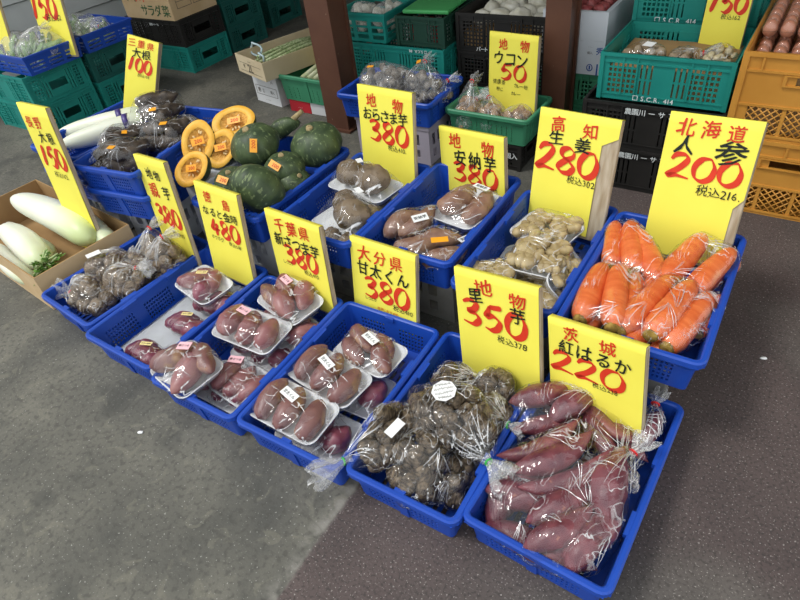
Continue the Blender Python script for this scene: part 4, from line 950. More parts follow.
pumpkin('speckled green pumpkin nearest the camera, just behind the sign reading 徳島', (-1.605, .352, .340), (-62, 24, 10), 1.1, 2)
pumpkin('green pumpkin squeezed behind the front ones, orange sticker facing out', (-1.650, .535, .315), (0, 0, 0), .85, 1, (-75, 38, -25))
pumpkin('small striped green pumpkin low by the basket wall near the brown tubers', (-1.592, .52, .275), (30, 20, 60), .72, 0)
pumpkin('low green pumpkin with an orange sticker beside the sign reading 徳島', (-1.790, .40, .295), (10, 0, 20), .82, 2, (-100, 52, -8))
def half_meshes(r, h):
    # cut pumpkin: domed rind below, flat flesh ring above, hollow with strings
    n = 36
    def rad(a): return 1 + .03 * cos(a * 2) + .015 * cos(5 * a)
    bm = bmesh.new(); rings = []
    for i in range(9):
        t = i / 8 * pi / 2
        rings.append([(cos(2 * pi * k / n) * r * cos(t) * rad(2 * pi * k / n), sin(2 * pi * k / n) * h * cos(t) * rad(2 * pi * k / n), -r * .92 * sin(t)) for k in range(n)] if i < 8 else [(cos(2 * pi * k / n) * .002, sin(2 * pi * k / n) * .002, -r * .9) for k in range(n)])
    vs = ring_strip(bm, rings); bm.faces.new(vs[-1]); rind = tomesh(bm, 'rind', PUMP, True)
    bm = bmesh.new()
    vs = ring_strip(bm, [[(cos(2 * pi * k / n) * r * s * rad(2 * pi * k / n), sin(2 * pi * k / n) * h * s * rad(2 * pi * k / n), z) for k in range(n)] for s, z in ((1, -.001), (.985, .001), (.72, .001), (.64, -.003))]); flesh = tomesh(bm, 'flesh', PFLESH, True)
    bm = bmesh.new()
    vs = ring_strip(bm, [[(cos(2 * pi * k / n) * r * s * (1 + .06 * sin(k * 2.7)), sin(2 * pi * k / n) * h * s * (1 + .06 * sin(k * 1.9)), z + .003 * sin(k * 2.1 + s * 9)) for k in range(n)] for s, z in ((.68, -.003), (.55, -.012), (.36, -.018), (.15, -.016))]); bm.faces.new(vs[-1]); cav = tomesh(bm, 'seed_cavity', PCAV, True)
    bm = bmesh.new(); ellipsoid(bm, (0, 0, 0), (.008, .0045, .0022), seg=8, rings=5); seed = tomesh(bm, 'seed', PSEED, True)
    return rind, flesh, cav, seed
HM = half_meshes(.082, .066)
def half(label, loc, facing, spin, sc=1.0):
    R = root('pumpkin_half', label, 'pumpkin half', loc, (0, 0, 0), 'cut pumpkin halves'); z = Vector(facing).normalized()
    R.rotation_euler = z.to_track_quat('Z', 'Y').to_euler(); R.rotation_euler.rotate_axis('Z', radians(spin)); R.scale = (sc,) * 3
    link('rind', HM[0], R); link('flesh', HM[1], R); link('seed_cavity', HM[2], R); q = random.Random(int(loc[0] * 999))
    for i in range(7):
        a = q.uniform(0, 6.3); s = q.uniform(.3, .55); link('seed', HM[3], R, (cos(a) * .082 * s, sin(a) * .066 * s, -.009), (q.uniform(-.4, .4), q.uniform(-.4, .4), a))
    o = sticker(R, (0.004, .0, .004), (0, 0, radians(-spin + 10)), .05, .028, STK_O, None, name='price_sticker')
    b2 = bmesh.new(); put_text(b2, '200', .003, 0, .019, lambda a, b: (a, b, .0012), True); link('printed_text', tomesh(b2, 'printed_text', REDINK), o)
bm = beveled_box(-.055, .055, -.19, .19, 0, .31, .006, 2)
tag(link('foam_box', tomesh(bm, 'foam_box', FOAMBOX), None, (-1.93, .52, 0)), 'tall narrow white foam box between the pumpkin basket and the stacked blue baskets', 'box')
half('cut pumpkin half at the very back of the heap, lying across the top', (-1.955, .615, .420), (.25, -.50, .85), 10, 1.05)
half('cut pumpkin half standing upright next to the stacked blue baskets', (-1.985, .450, .402), (.45, -.70, .6), 75, 1.0)
half('cut pumpkin half partly behind the topmost whole pumpkin', (-1.905, .480, .378), (.35, -.7, .65), 60, .92)
half('dull cut pumpkin half lowest on the left, facing the sign reading 親芋', (-1.918, .338, .362), (.15, -.72, .62), 40, .92)
bm = bmesh.new(); ellipsoid(bm, (0, 0, 0), (.075, .035, .035), seg=18, rings=10, nz=.2, seed=3)
o = root('pumpkin_piece', 'dark green pumpkin piece with a dry stem at the back of the pumpkin basket', 'pumpkin piece', (-1.83, .74, .355), (0, radians(-18), radians(30)))
link('rind', tomesh(bm, 'rind', PUMP, True), o)
bm = bmesh.new(); tube(bm, [(.055, 0, .01), (.085, 0, .022), (.11, .003, .028)], [.014, .010, .009], 9); link('stem', tomesh(bm, 'stem', PSTEM), o)

# ---- white radishes in the carton
def carton(label, cat, loc, deg, w, d, h, m, min_, flap=0, group=None, name='cardboard_carton', th=.005):
    R = root(name, label, cat, loc, (0, 0, radians(deg)), group)
    bm = bmesh.new(); x, y = w / 2, d / 2
    for a in ((-x, x, -y, -y + th, 0, h), (-x, x, y - th, y, 0, h), (-x, -x + th, -y + th, y - th, 0, h), (x - th, x, -y + th, y - th, 0, h), (-x + th, x - th, -y + th, y - th, 0, th)): box(bm, *a)
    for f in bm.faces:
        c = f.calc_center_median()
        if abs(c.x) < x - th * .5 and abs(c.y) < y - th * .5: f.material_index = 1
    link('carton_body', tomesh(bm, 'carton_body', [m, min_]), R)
    return R
R = carton('open brown carton of white radishes on the floor', 'carton', (-2.61, .01, 0), -5, .78, .39, .15, CARTON, CARTONIN)
bm = bmesh.new(); box(bm, -.374, .374, -.204, -.199, .0, .128); 
def radish_mesh(L, r, seed):
    bm = bmesh.new(); n = 18; k = 18; rings = []
    prof = [.12, .42, .62, .74, .82, .88, .92, .95, .97, .99, 1.0, 1.0, .99, .98, .96, .93, .86, .66, .25]
    for i in range(n + 1):
        t = i / n
        rings.append([bm.verts.new(((t - .5) * L, cos(2 * pi * j / k) * r * prof[i] + .06 * L * sin(t * 2.6 + seed), sin(2 * pi * j / k) * r * prof[i] * (1 + .03 * noise.noise(Vector((t * 4, j * .8, seed)))))) for j in range(k)])
    for i in range(n):
        for j in range(k): bm.faces.new((rings[i][j], rings[i][(j + 1) % k], rings[i + 1][(j + 1) % k], rings[i + 1][j]))
    bm.faces.new(rings[0][::-1]); bm.faces.new(rings[-1]); return tomesh(bm, 'root', DAIKON, True)
def leaf_tuft(seed, L, n=12, sc=1.0):
    q = random.Random(seed); bm = bmesh.new()
    for i in range(n):
        a = q.uniform(-1.0, 1.0); e = q.uniform(-.2, .9); d = Vector((cos(a) * cos(e), sin(a) * cos(e), sin(e))); ln = q.uniform(.03, .06) * sc
        p0 = Vector((L / 2 - .006, 0, 0)) + Vector((0, q.uniform(-.015, .015), q.uniform(-.015, .015)))
        tube(bm, [p0, p0 + d * ln * .5, p0 + d * ln + Vector((0, 0, .006))], [.005, .004, .0025], 6, mi=1)
        for s in range(3):
            c = p0 + d * ln * (.55 + .22 * s); sd = d.cross(Vector((q.uniform(-1, 1), q.uniform(-1, 1), 1))).normalized() * q.uniform(.008, .016); up = d.cross(sd).normalized() * .004
            vs = [bm.verts.new(c - d * .008), bm.verts.new(c + sd + up), bm.verts.new(c + d * .014 + up * .5), bm.verts.new(c - sd + up)]; bm.faces.new(vs)
    me = tomesh(bm, 'leaf_stubs', [LEAF, LEAFP]); return me
def radish(label, loc, ang, L=.42, r=.045, seed=0, leaves=True, pitch=0, tape=False, group='white radishes in the carton'):
    R = root('white_radish', label, 'radish', loc, (0, radians(pitch), radians(ang)), group)
    link('root', radish_mesh(L, r, seed), R)
    if leaves:
        o = link('leaf_stubs', leaf_tuft(seed, L, 22, 1.5), R, (0, .06 * L * sin(2.6 + seed), 0)); md = o.modifiers.new('leaf_thickness', 'SOLIDIFY'); md.thickness = .0012
    if tape:
        bm = bmesh.new(); n = 20; yb = .06 * L * sin(.72 * 2.6 + seed)
        ring_strip(bm, [[(x, yb + cos(2 * pi * k / n) * r * 1.02, sin(2 * pi * k / n) * r * 1.02) for k in range(n)] for x in (.22 * L - .011, .22 * L + .011)])
        o = link('purple_tape', tomesh(bm, 'purple_tape', PTAPE, True), R); md = o.modifiers.new('tape_thickness', 'SOLIDIFY'); md.thickness = .0012; md.offset = 1
    return R
radish('largest white radish, lying across the top of the carton', (-2.58, .050, .150), -4, .60, .064, 0, False, 3)
radish('white radish with a clipped leafy crown nearest the taro basket', (-2.54, -.105, .128), -4, .42, .057, 1, True, 2)
radish('greenish white radish against the back wall of the carton', (-2.43, .135, .100), -6, .44, .048, 2, False)
radish('white radish at the front of the carton, half hidden by the leafy one', (-2.60, -.130, .052), -6, .44, .04, 3, False)
radish('white radish buried at the bottom of the carton', (-2.72, .0, .052), -10, .44, .042, 4, False)
bm = bmesh.new(); 
RB = 'white radishes with purple tape'
radish('white radish with purple tape lying along the blue basket, farther one', (-2.60, .45, .385), 52, .40, .04, 2, False, -4, True, RB)
radish('white radish with purple tape lying beside the dark tubers, nearer one', (-2.515, .42, .385), 50, .40, .042, 4, False, -4, True, RB)

# ---------------------------------------------------------------- background crates
def crate_mesh(w, d, h, m, style='lattice'):
    """stacking container: rim, corner posts, banded walls with lattice and slot openings, ribs, feet"""
    bm = bmesh.new(); sh = bmesh.new()
    def wall(ln, ot, ax, long):
        a = .011; b = .006
        def lat(wd): 
            n = max(2, int(wd / (a + b))); return [(a, 'L'), (b, 0)] * n
        e = .03; cen = ln * .36 if long else ln * .5; sd = (ln - 2 * e - cen) / 2
        nS = int(cen * (.36 if long else .2) / .018)
        slots = [(.006, 'S'), (.012, 0)] * nS
        mid = cen - 2 * sum(w for w, _ in slots)
        cols = [(e, 0)] + lat(sd) + [(.01, 0)] + slots + [(max(mid, .02), 'H')] + [(w_, t) for w_, t in slots[::-1]] + [(.01, 0)] + lat(sd) + [(e, 0)]
        rows = [(.024, 0)]
        body = h - .024 - .026
        nr = max(4, int(body / (a + b)))
        for i in range(nr): rows += [(a, 'B'), (b, 1 if i != nr // 2 - 1 else 2)]
        rows.append((.026, 0))
        us = cum(cols, ln); vs = cum(rows, h); nrow = len(rows)
        def hole(i, j):
            c, r = cols[i][1], rows[j][1]
            if c == 'L': return r == 'B'
            if c == 'S': return r in ('B', 1)
            if c == 'H': return (not long) and nrow * .3 < j < nrow * .62 and (r in ('B', 1, 2) or r == 0)
            return False
        for sg in (-1, 1):
            if ax == 0: f = lambda u, v, sg=sg: ((u - ln / 2) * -sg, sg * ot / 2, v)
            else: f = lambda u, v, sg=sg: (sg * ot / 2, (u - ln / 2) * sg, v)
            wall_sheet(sh, us, vs, hole, f)
    wall(w - .012, d - .012, 0, True); wall(d - .012, w - .012, 1, False)
    bmesh.ops.remove_doubles(sh, verts=sh.verts[:], dist=.0002); sh.normal_update(); bmesh.ops.solidify(sh, geom=sh.faces[:], thickness=.003)
    me = bpy.data.meshes.new('tmp'); sh.to_mesh(me); sh.free(); bm.from_mesh(me); bpy.data.meshes.remove(me)
    x, y = w / 2, d / 2
    box(bm, -x + .008, x - .008, -y + .008, y - .008, .004, .009)
    for z0, z1, o in ((h - .012, h, 0), (h - .034, h - .029, .002), (.018, .022, .003)):
        for a in ((-x + o, x - o, -y + o, -y + .010), (-x + o, x - o, y - .010, y - o), (-x + o, -x + .010, -y + .010, y - .010), (x - .010, x - o, -y + .010, y - .010)): box(bm, *a, z0, z1)
    for sx in (-1, 1):
        for sy in (-1, 1):
            a = sorted((sx * x, sx * (x - .016))); b = sorted((sy * y, sy * (y - .016))); box(bm, a[0], a[1], b[0], b[1], 0, h - .012)
    for k in (-.31, -.2, .2, .31):
        for sy in (-1, 1):
            b = sorted((sy * (y - .001), sy * (y - .007))); box(bm, k * w - .003, k * w + .003, b[0], b[1], .02, h - .012)
    for k in (-.28, .28):
        for sx in (-1, 1):
            b = sorted((sx * (x - .001), sx * (x - .007))); box(bm, b[0], b[1], k * d - .003, k * d + .003, .02, h - .012)
    return tomesh(bm, 'stacking_crate', m)
CM = {}
def crate(label, x0, x1, y0, y1, z, h, m=TEAL, group='teal stacking crates', text=None, ink=WHITEINK, tz=.013, th=.012, tx=0, deg=0, flip=False):
    key = (round(x1 - x0, 3), round(y1 - y0, 3), round(h, 3), m.name)
    if key not in CM: CM[key] = crate_mesh(x1 - x0, y1 - y0, h, m)
    R = root('stacking_crate', label, 'crate', ((x0 + x1) / 2, (y0 + y1) / 2, z), (0, 0, radians(deg)), group)
    link('crate_body', CM[key], R)
    if text:
        b2 = bmesh.new(); put_text(b2, text, tx, 0, th, lambda a, b: ((-a if flip else a), -(y1 - y0) / 2 - .0012 + .0, tz + (-b if flip else b)), True)
        bmesh.ops.translate(b2, verts=b2.verts[:], vec=(0, .0, 0)); link('lettering', tomesh(b2, 'lettering', ink), R)
    return R
# right-hand stacks
KB = 'black stacking crates by the yellow crates'
crate('black crate on the floor, bottom of the stack under the teal crate of mushrooms', -.83, -.335, 1.36, 1.75, 0, .176, BLACK, KB, '農園川 ー サ ア', tz=.150, th=.026)
crate('black crate directly under the teal crate of mushrooms', -.83, -.335, 1.36, 1.75, .177, .176, BLACK, KB, '農園川 ー サ ア', tz=.150, th=.026)
crate('teal crate holding mushrooms, lettered S.C.R. 414', -.79, -.34, 1.385, 1.76, .354, .168, TEAL, 'teal stacking crates', '□ S.C.R. 414', tz=.015, th=.024, tx=-.02)
for i in range(3): crate(('teal crate at the bottom behind the mushroom crate', 'teal crate second from the bottom behind the mushroom crate', 'teal crate third from the bottom behind the mushroom crate')[i], -.80, -.35, 1.80, 2.17, .167 * i, .166, TEAL)
crate('teal crate topping the stack behind the mushrooms, lettered S.C.R. 41', -.80, -.35, 1.80, 2.17, .501, .166, TEAL, 'teal stacking crates', '□ S.C.R. 414', tz=.016, th=.026, tx=-.06)
sign('yellow sign reading 150 over the bagged mushrooms', -.449, 1.715, .50, -13, 8, 2.7, .155, .17, .12,
     [('t', 'おすすめ', 'k', 0, .16, .24, {'adv': .95}), ('b', '150', 'r', 0, .47, .42, {'wfac': .8}), ('n', '税込162', 'k', .12, .82, .13)], th=.01)
MG = 'bags in the teal crate with mushrooms'
mush = [lump_mesh('mushroom', MUSH, .02, i + 50) for i in range(3)]; bean = [lump_mesh('sprout_clump', BEAN, .012, i + 60) for i in range(3)]
bag('bag of brown mushrooms with a white sticker in the teal crate', 'vegetable bag', MG, (-.665, 1.50, .465), 0, heap(mush, 12, .07, .06, .022, 41, 'mushroom', rr=.02), None, FILM, stick=(.02, -.02, 20, .04, .03, STK_W, None))
bag('bag of mushrooms with a knotted clear end at the middle of the teal crate', 'vegetable bag', MG, (-.53, 1.50, .455), 0, heap(mush, 8, .05, .06, .022, 42, 'mushroom', rr=.02), (0, .065, .05, TIE_R), FILMB)
bag('bag of pale sprouts at the foot of the sign reading 150', 'vegetable bag', MG, (-.415, 1.49, .468), 0, heap(bean, 26, .055, .07, .028, 43, 'sprout_clump', rr=.014), None, FILM)
bm = beveled_box(-.20, .20, -.165, .165, 0, .10, .004, 1); tag(link('carton_insert', tomesh(bm, 'carton_insert', CARTONIN), None, (-.565, 1.572, .364)), 'cardboard filler under the bags in the teal mushroom crate', 'filler')
# yellow egg crates
def ycrate_mesh(w, d, h):
    bm = bmesh.new(); x, y = w / 2, d / 2; sh = bmesh.new()
    def wall(ln, ot, ax):
        n = 12; us = [ln * i / n for i in range(n + 1)]; vs = [0, .018, h * .40, h * .47, h * .66, h * .76, h]
        def hole(i, j): return (j == 1 and i not in (0, n - 1) and i % 3 != 2 and True) or (j == 4 and 4 <= i <= 7)
        cols = [0, .045] + [.045 + (ln - .09) * k / 4 + o for k in range(1, 4) for o in (-.006, .006)] + [ln - .045, ln]
        us = sorted(cols)
        def hole(i, j):
            solid_bar = i % 2 == 0
            if j == 1: return not solid_bar
            if j == 4: return i in (3, 4, 5)
            return False
        for sg in (-1, 1):
            f = (lambda u, v, sg=sg: ((u - ln / 2) * -sg, sg * ot / 2, v)) if ax == 0 else (lambda u, v, sg=sg: (sg * ot / 2, (u - ln / 2) * sg, v))
            wall_sheet(sh, us, vs, hole, f)
            # diamond lattice in the lower windows
            for i in range(len(us) - 1):
                if i % 2 == 0: continue
                u0, u1, v0, v1 = us[i], us[i + 1], vs[1], vs[2]; st = .024
                for dr in (1, -1):
                    k = -int((v1 - v0) / st) - 1
                    while u0 + k * st < u1 + (v1 - v0):
                        a = u0 + k * st; pts = []
                        # line u = a + dr*(v-v0) (dr=1) or u = a - (v-v0)
                        ta, tb = (max(0, u0 - a), min(v1 - v0, u1 - a)) if dr == 1 else (max(0, a - u1), min(v1 - v0, a - u0))
                        if tb - ta > .004:
                            P = [Vector(f(a + dr * t, v0 + t)) for t in (ta, tb)]; tube(bm, P, .0028, 4)
                        k += 1
    wall(w - .014, d - .014, 0); wall(d - .014, w - .014, 1)
    bmesh.ops.remove_doubles(sh, verts=sh.verts[:], dist=.0002); sh.normal_update(); bmesh.ops.solidify(sh, geom=sh.faces[:], thickness=.0045)
    me = bpy.data.meshes.new('tmp'); sh.to_mesh(me); sh.free(); bm.from_mesh(me); bpy.data.meshes.remove(me)
    box(bm, -x + .01, x - .01, -y + .01, y - .01, .004, .010)
    for z0, z1, o in ((h - .014, h, 0), (h - .062, h - .054, .002), (h * .40 - .003, h * .40 + .005, .003), (.010, .018, .003), (0, .006, .006)):
        for a in ((-x + o, x - o, -y + o, -y + .012), (-x + o, x - o, y - .012, y - o), (-x + o, -x + .012, -y + .012, y - .012), (x - .012, x - o, -y + .012, y - .012)): box(bm, *a, z0, z1)
    for sx in (-1, 1):
        for sy in (-1, 1):
            a = sorted((sx * x, sx * (x - .02))); b = sorted((sy * y, sy * (y - .02))); box(bm, a[0], a[1], b[0], b[1], 0, h - .014)
    for k in (-.385, -.12, .14, .4):
        for sy in (-1, 1):
            b = sorted((sy * (y - .001), sy * (y - .008))); box(bm, k * w - .003, k * w + .003, b[0], b[1], h - .06, h - .01)
    # recessed handle frame
    for sy in (-1, 1):
        b = sorted((sy * (y - .0), sy * (y - .008)))
        for a in ((-.14, .14, h * .645, h * .66), (-.14, .14, h * .76, h * .775), (-.14, -.13, h * .66, h * .76), (.13, .14, h * .66, h * .76)): box(bm, a[0], a[1], b[0], b[1], a[2], a[3])
    return tomesh(bm, 'crate_body', YCRATE)
YM = ycrate_mesh(.54, .58, .284)
for lab, z in (('lower ochre egg crate on the floor', 0), ('upper ochre egg crate with open top full of egg packs', .285)):
    R = root('egg_crate', lab, 'crate', (-.06, 1.652, z), (0, 0, 0), 'ochre crates at the corner'); link('crate_body', YM, R)
bm = bmesh.new(); ellipsoid(bm, (0, 0, 0), (.022, .022, .028), seg=14, rings=9)
for v in bm.verts: v.co.x *= 1 - v.co.z * 5; v.co.y *= 1 - v.co.z * 5
EM = tomesh(bm, 'egg', EGG, True)
def egg_pack_mesh():
    bm = bmesh.new(); n = 12; x0 = -.05 * 1.5
    for i in range(2):
        for j in range(5):
            res = bmesh.ops.create_uvsphere(bm, u_segments=12, v_segments=8, radius=1)
            for v in res['verts']: v.co = Vector(((j - 2) * .051 + v.co.x * .025, (i - .5) * .053 + v.co.y * .0255, .031 + v.co.z * .0315))
    box(bm, -.13, .13, -.055, .055, .026, .0275)
    return tomesh(bm, 'plastic_shell', SHELL, True)
EP = egg_pack_mesh()
for lev in range(2):
    for iy in range(4):
        for ix in range(2):
            if lev == 1 and iy == 0: continue
            lab = 'pack of brown eggs in the ' + ('lower', 'upper')[lev] + ' layer, ' + ('nearest', 'second', 'third', 'farthest')[iy] + ' row, ' + ('at the sprout side', 'away from the sprouts')[ix]
            R = root('egg_pack', lab, 'egg pack', (-.185 + ix * .262, 1.46 + iy * .118, .492 + lev * .063), (0, 0, 0), 'packs of brown eggs')
            for i in range(2):
                for j in range(5): link('egg', EM, R, ((j - 2) * .051, (i - .5) * .053, .031))
            link('plastic_shell', EP, R)
bm = beveled_box(-.24, .24, -.26, .26, 0, .192, .004, 1)
tag(link('carton_insert', tomesh(bm, 'carton_insert', CARTONIN), None, (-.06, 1.652, .297)), 'cardboard filler under the egg packs in the upper ochre crate', 'filler')
sign('yellow sign standing among the egg packs at the picture edge', .02, 1.72, .6, -10, 8, 2, .2, .16, .03, [('b', '200', 'r', 0, .4, .36)])
# white foam boxes behind the second pillar
def foam_tub(label, x0, x1, y0, y1, z, h, group='white boxes beside the pillar', marks=None):
    R = carton(label, 'box', ((x0 + x1) / 2, (y0 + y1) / 2, z), 0, x1 - x0, y1 - y0, h, FOAMBOX, FOAMBOX, name='foam_box', th=.018, group=group)
    if marks:
        b2 = bmesh.new(); fy = -(y1 - y0) / 2 - .001; X = (x1 - x0) / 2
        for a in ((X - .028, X - .022), (X - .012, X - .006)): box(b2, a[0], a[1], fy - .0004, fy + .0006, .0, h * .34)
        for a in ((X - .07, X - .045),): 
            tube(b2, [(sum(a) / 2 + cos(t) * .012, fy, h * .22 + sin(t) * .014) for t in [2 * pi * i / 14 for i in range(15)]], .002, 4); box(b2, sum(a) / 2 - .003, sum(a) / 2 + .003, fy - .0005, fy + .0005, h * .16, h * .28)
        put_text(b2, '秀', X - .02, h * .72, .034, lambda a, b: (a, fy, b), True)
        link('blue_print', tomesh(b2, 'blue_print', BLUEINK), R)
        b3 = bmesh.new(); put_text(b3, '個入', X - .062, h * .66, .012, lambda a, b: (a, fy, b), True); put_text(b3, '.....', X - .06, h * .86, .012, lambda a, b: (a, fy, b), True); link('grey_print', tomesh(b3, 'grey_print', GREYINK), R)
    return R
crate('green crate under the white printed box', -1.17, -.885, 1.76, 2.14, 0, .145, GREEN, 'green crates under the white boxes'); crate('green crate directly under the white printed box', -1.17, -.885, 1.76, 2.14, .146, .145, GREEN, 'green crates under the white boxes')
foam_tub('white box with blue print behind the pillar', -1.16, -.88, 1.75, 2.15, .292, .140, marks=True)
foam_tub('plain white foam box of dark red roots on top of the printed one', -1.16, -.88, 1.75, 2.15, .433, .115)
redr = [lump_mesh('red_root', REDVEG, .022, i + 70) for i in range(3)]; q = random.Random(5)
for i in range(24):
    o = link('red_root', redr[i % 3], None, (-1.02 + (i % 4 - 1.5) * .055, 1.95 + (i // 4 - 2.5) * .056, .532 + q.uniform(0, .012)), (q.uniform(0, 6), q.uniform(0, 6), 0)); tag(o, 'small dark red root heaped in the white foam box', 'root vegetable', 'dark red roots in the foam box')
bm = beveled_box(-.115, .115, -.175, .175, 0, .052, .004, 1); tag(link('foam_block', tomesh(bm, 'foam_block', FOAMBOX), None, (-1.02, 1.95, .4525)), 'white padding below the dark red roots', 'filler')
# between the pillars: blue basket of tubers, green basket of turmeric, wall of crates
bm = bmesh.new(); 
support('pale lilac crate under the blue basket of grey tubers', -1.67, 1.37, .40, .24, .19, LILAC, 'crates between the pillars')
basket('blue basket of grey tubers between the two pillars', -1.93, 1.20, .305, 2, .50, .34, .115, 'blue produce baskets')
FG = 'bags of grey tubers between the pillars'
for lab, x, y, z, sd, sk in (('bag of grey tubers at the pillar side, orange sticker on its shoulder', -1.80, 1.38, .24, 1, [(-.02, -.03, 20, .03, .016, STK_O, None)]), ('tall bag of grey tubers in the middle between the pillars', -1.69, 1.36, .245, 2, None), ('bag of grey tubers with two orange stickers nearest the turmeric', -1.56, 1.38, .235, 3, [(-.02, .0, 5, .04, .02, STK_O, None)])):
    bag(lab, 'vegetable bag', FG, (x, y, z), 0, heap(greyt, 34, .075, .085, .07, 50 + sd, 'tuber', rr=.018), (90, .03, .175, TIE_R) if sd == 3 else None, FILMC, stick=sk, off=.012)
bag('small knotted bag of grey tubers next to the turmeric basket', 'vegetable bag', FG, (-1.475, 1.40, .24), 0, heap(greyt, 6, .03, .04, .03, 60, 'tuber', rr=.018), (60, .03, .09, TIE_R), FILMB, off=.01)
crate('dark crate with white print on the floor under the green turmeric basket', -1.40, -1.07, 1.34, 1.58, 0, .12, BLACK, 'crates between the pillars', '秀・個入', tz=.07, th=.03, tx=.1)
basket('green basket of bagged turmeric beside the pillar', -1.43, 1.32, .25, -1, .40, .27, .125, 'green baskets', GREEN, cellu=.004, gap=.02, tab=False)
UG = 'bags of turmeric'
for lab, x, y, z, sd, t in (('upright bag of turmeric at the left end of the green basket', -1.365, 1.455, .15, 1, (90, .02, .17, TIE_R)), ('bag of turmeric at the near left of the green basket', -1.345, 1.40, .14, 2, (60, .04, .12, TIE_R)), ('bag of turmeric in the middle of the green basket', -1.235, 1.41, .15, 3, (150, .03, .13, TIE_R)), ('bag of turmeric at the pillar end of the green basket', -1.12, 1.42, .15, 4, None)):
    bag(lab, 'vegetable bag', UG, (x, y, z), 0, heap(turm, 26, .055, .06, .05, 70 + sd, 'turmeric_root', rr=.016), t, FILMC, off=.01)
crate('teal crate on the floor behind the blue basket of grey tubers', -2.20, -1.60, 1.64, 2.02, 0, .187, TEAL)
crate('wide teal crate with upturned lettering behind the grey tubers', -2.20, -1.60, 1.64, 2.02, .188, .187, TEAL, 'teal stacking crates', '□ S.C.R. 88', tz=.172, th=.018, tx=-.16, flip=True)
def tub_with_slots(label, x0, x1, y0, y1, z, h, m, group, nslot=5, rowz=3, cat='basket', name='slotted_basket', deg=0):
    R = root(name, label, cat, ((x0 + x1) / 2, (y0 + y1) / 2, z), (0, 0, radians(deg)), group); sh = bmesh.new(); w, d = x1 - x0, y1 - y0
    rows = [(.014, 0)] + [((h - .05) / rowz - .01, 1), (.01, 0)] * rowz + [(.026, 0)]; vs = cum(rows, h)
    for ax, ln, ot in ((0, w, d), (1, d, w)):
        n = max(2, round(ln / .105)); cols = [(.02, 0)] + [((ln - .04) / n - .022, 1), (.022, 0)] * n; cols[-1] = (.012, 0); us = cum(cols, ln)
        for sg in (-1, 1):
            f = (lambda u, v, sg=sg, ln=ln, ot=ot: ((u - ln / 2) * -sg * (.93 + .07 * v / h), sg * ot / 2 * (.93 + .07 * v / h), v)) if ax == 0 else (lambda u, v, sg=sg, ln=ln, ot=ot: (sg * ot / 2 * (.93 + .07 * v / h), (u - ln / 2) * sg * (.93 + .07 * v / h), v))
            wall_sheet(sh, us, vs, lambda i, j, cols=cols: cols[i][1] and rows[j][1], f)
    bmesh.ops.remove_doubles(sh, verts=sh.verts[:], dist=.001)
    sh.normal_update(); bmesh.ops.solidify(sh, geom=sh.faces[:], thickness=.004)
    x, y = w / 2, d / 2; box(sh, -x * .92, x * .92, -y * .92, y * .92, .001, .006)
    for a in ((-x - .005, x + .005, -y - .005, -y + .006), (-x - .005, x + .005, y - .006, y + .005), (-x - .005, -x + .006, -y + .006, y - .006), (x - .006, x + .005, -y + .006, y - .006)): box(sh, *a, h - .012, h)
    link('basket_body', tomesh(sh, 'basket_body', m), R); return R
tub_with_slots('teal slotted basket of clear bags on top of the wide teal crate, beside the pillar', -2.225, -1.925, 1.65, 1.98, .376, .14, TEAL, 'teal slotted baskets')
wl_ = [lump_mesh('white_root', WVEG, .024, i + 80) for i in range(3)]
bag('clear bag of white roots in the teal slotted basket, beside the pillar', 'vegetable bag', 'bags of white roots', (-2.14, 1.80, .400), 0, heap(wl_, 14, .045, .11, .06, 90, 'white_root'), None, FILMW, off=.006)
bag('clear bag of white roots in the teal slotted basket, away from the pillar', 'vegetable bag', 'bags of white roots', (-2.01, 1.80, .400), 0, heap(wl_, 14, .045, .11, .06, 91, 'white_root'), None, FILMW, off=.006)
crate('small dark green crate with a bright green lid above the wide teal crate', -1.87, -1.60, 1.66, 1.98, .376, .135, DGREEN, 'small dark crates')
bm = beveled_box(-.12, .12, -.12, .12, 0, .018, .006, 2); tag(link('crate_lid', tomesh(bm, 'crate_lid', LGREEN), None, (-1.735, 1.82, .512), (0, 0, .1)), 'bright green lid lying on the small dark crate', 'lid')
q = random.Random(8)
for i in range(7):
    bm = beveled_box(-.012, .012, -.05, .05, 0, .09, .003, 1)
    tag(link('packet', tomesh(bm, 'packet', RED if i % 2 else STK_W), None, (-1.835 + i * .034, 1.74, .388), (0, 0, q.uniform(-.1, .1))), ('red packet' if i % 2 else 'white packet') + ' standing in the small dark green crate, ' + ('first', 'second', 'third', 'fourth', 'fifth', 'sixth', 'seventh')[i] + ' from the pillar side', 'packet', 'packets in the dark green crate')
crate('black crate on the floor under the crate of white onions', -1.58, -1.11, 1.74, 2.12, 0, .176, BLACK, 'black crates between the pillars')
crate('black crate second from the floor under the crate of white onions', -1.58, -1.11, 1.74, 2.12, .177, .17, BLACK, 'black crates between the pillars')
crate('black crate of white onions, lettered パート', -1.58, -1.11, 1.735, 2.12, .348, .17, BLACK, 'black crates between the pillars', 'パート', tz=.016, th=.024, tx=-.1)
q = random.Random(3); onm = [lump_mesh('white_onion', WVEG, .04, i + 95) for i in range(3)]
for i in range(12):
    tag(link('white_onion', onm[i % 3], None, (-1.345 + (i % 4 - 1.5) * .095, 1.93 + (i // 4 - 1) * .1, .47 + .01 * (i % 3)), (q.uniform(0, 6), 0, q.uniform(0, 6))), 'white onion heaped in the black crate', 'onion', 'white onions in the black crate')
bm = beveled_box(-.21, .21, -.165, .165, 0, .075, .004, 1); tag(link('carton_insert', tomesh(bm, 'carton_insert', CARTONIN), None, (-1.345, 1.93, .359)), 'cardboard filler under the white onions', 'filler')
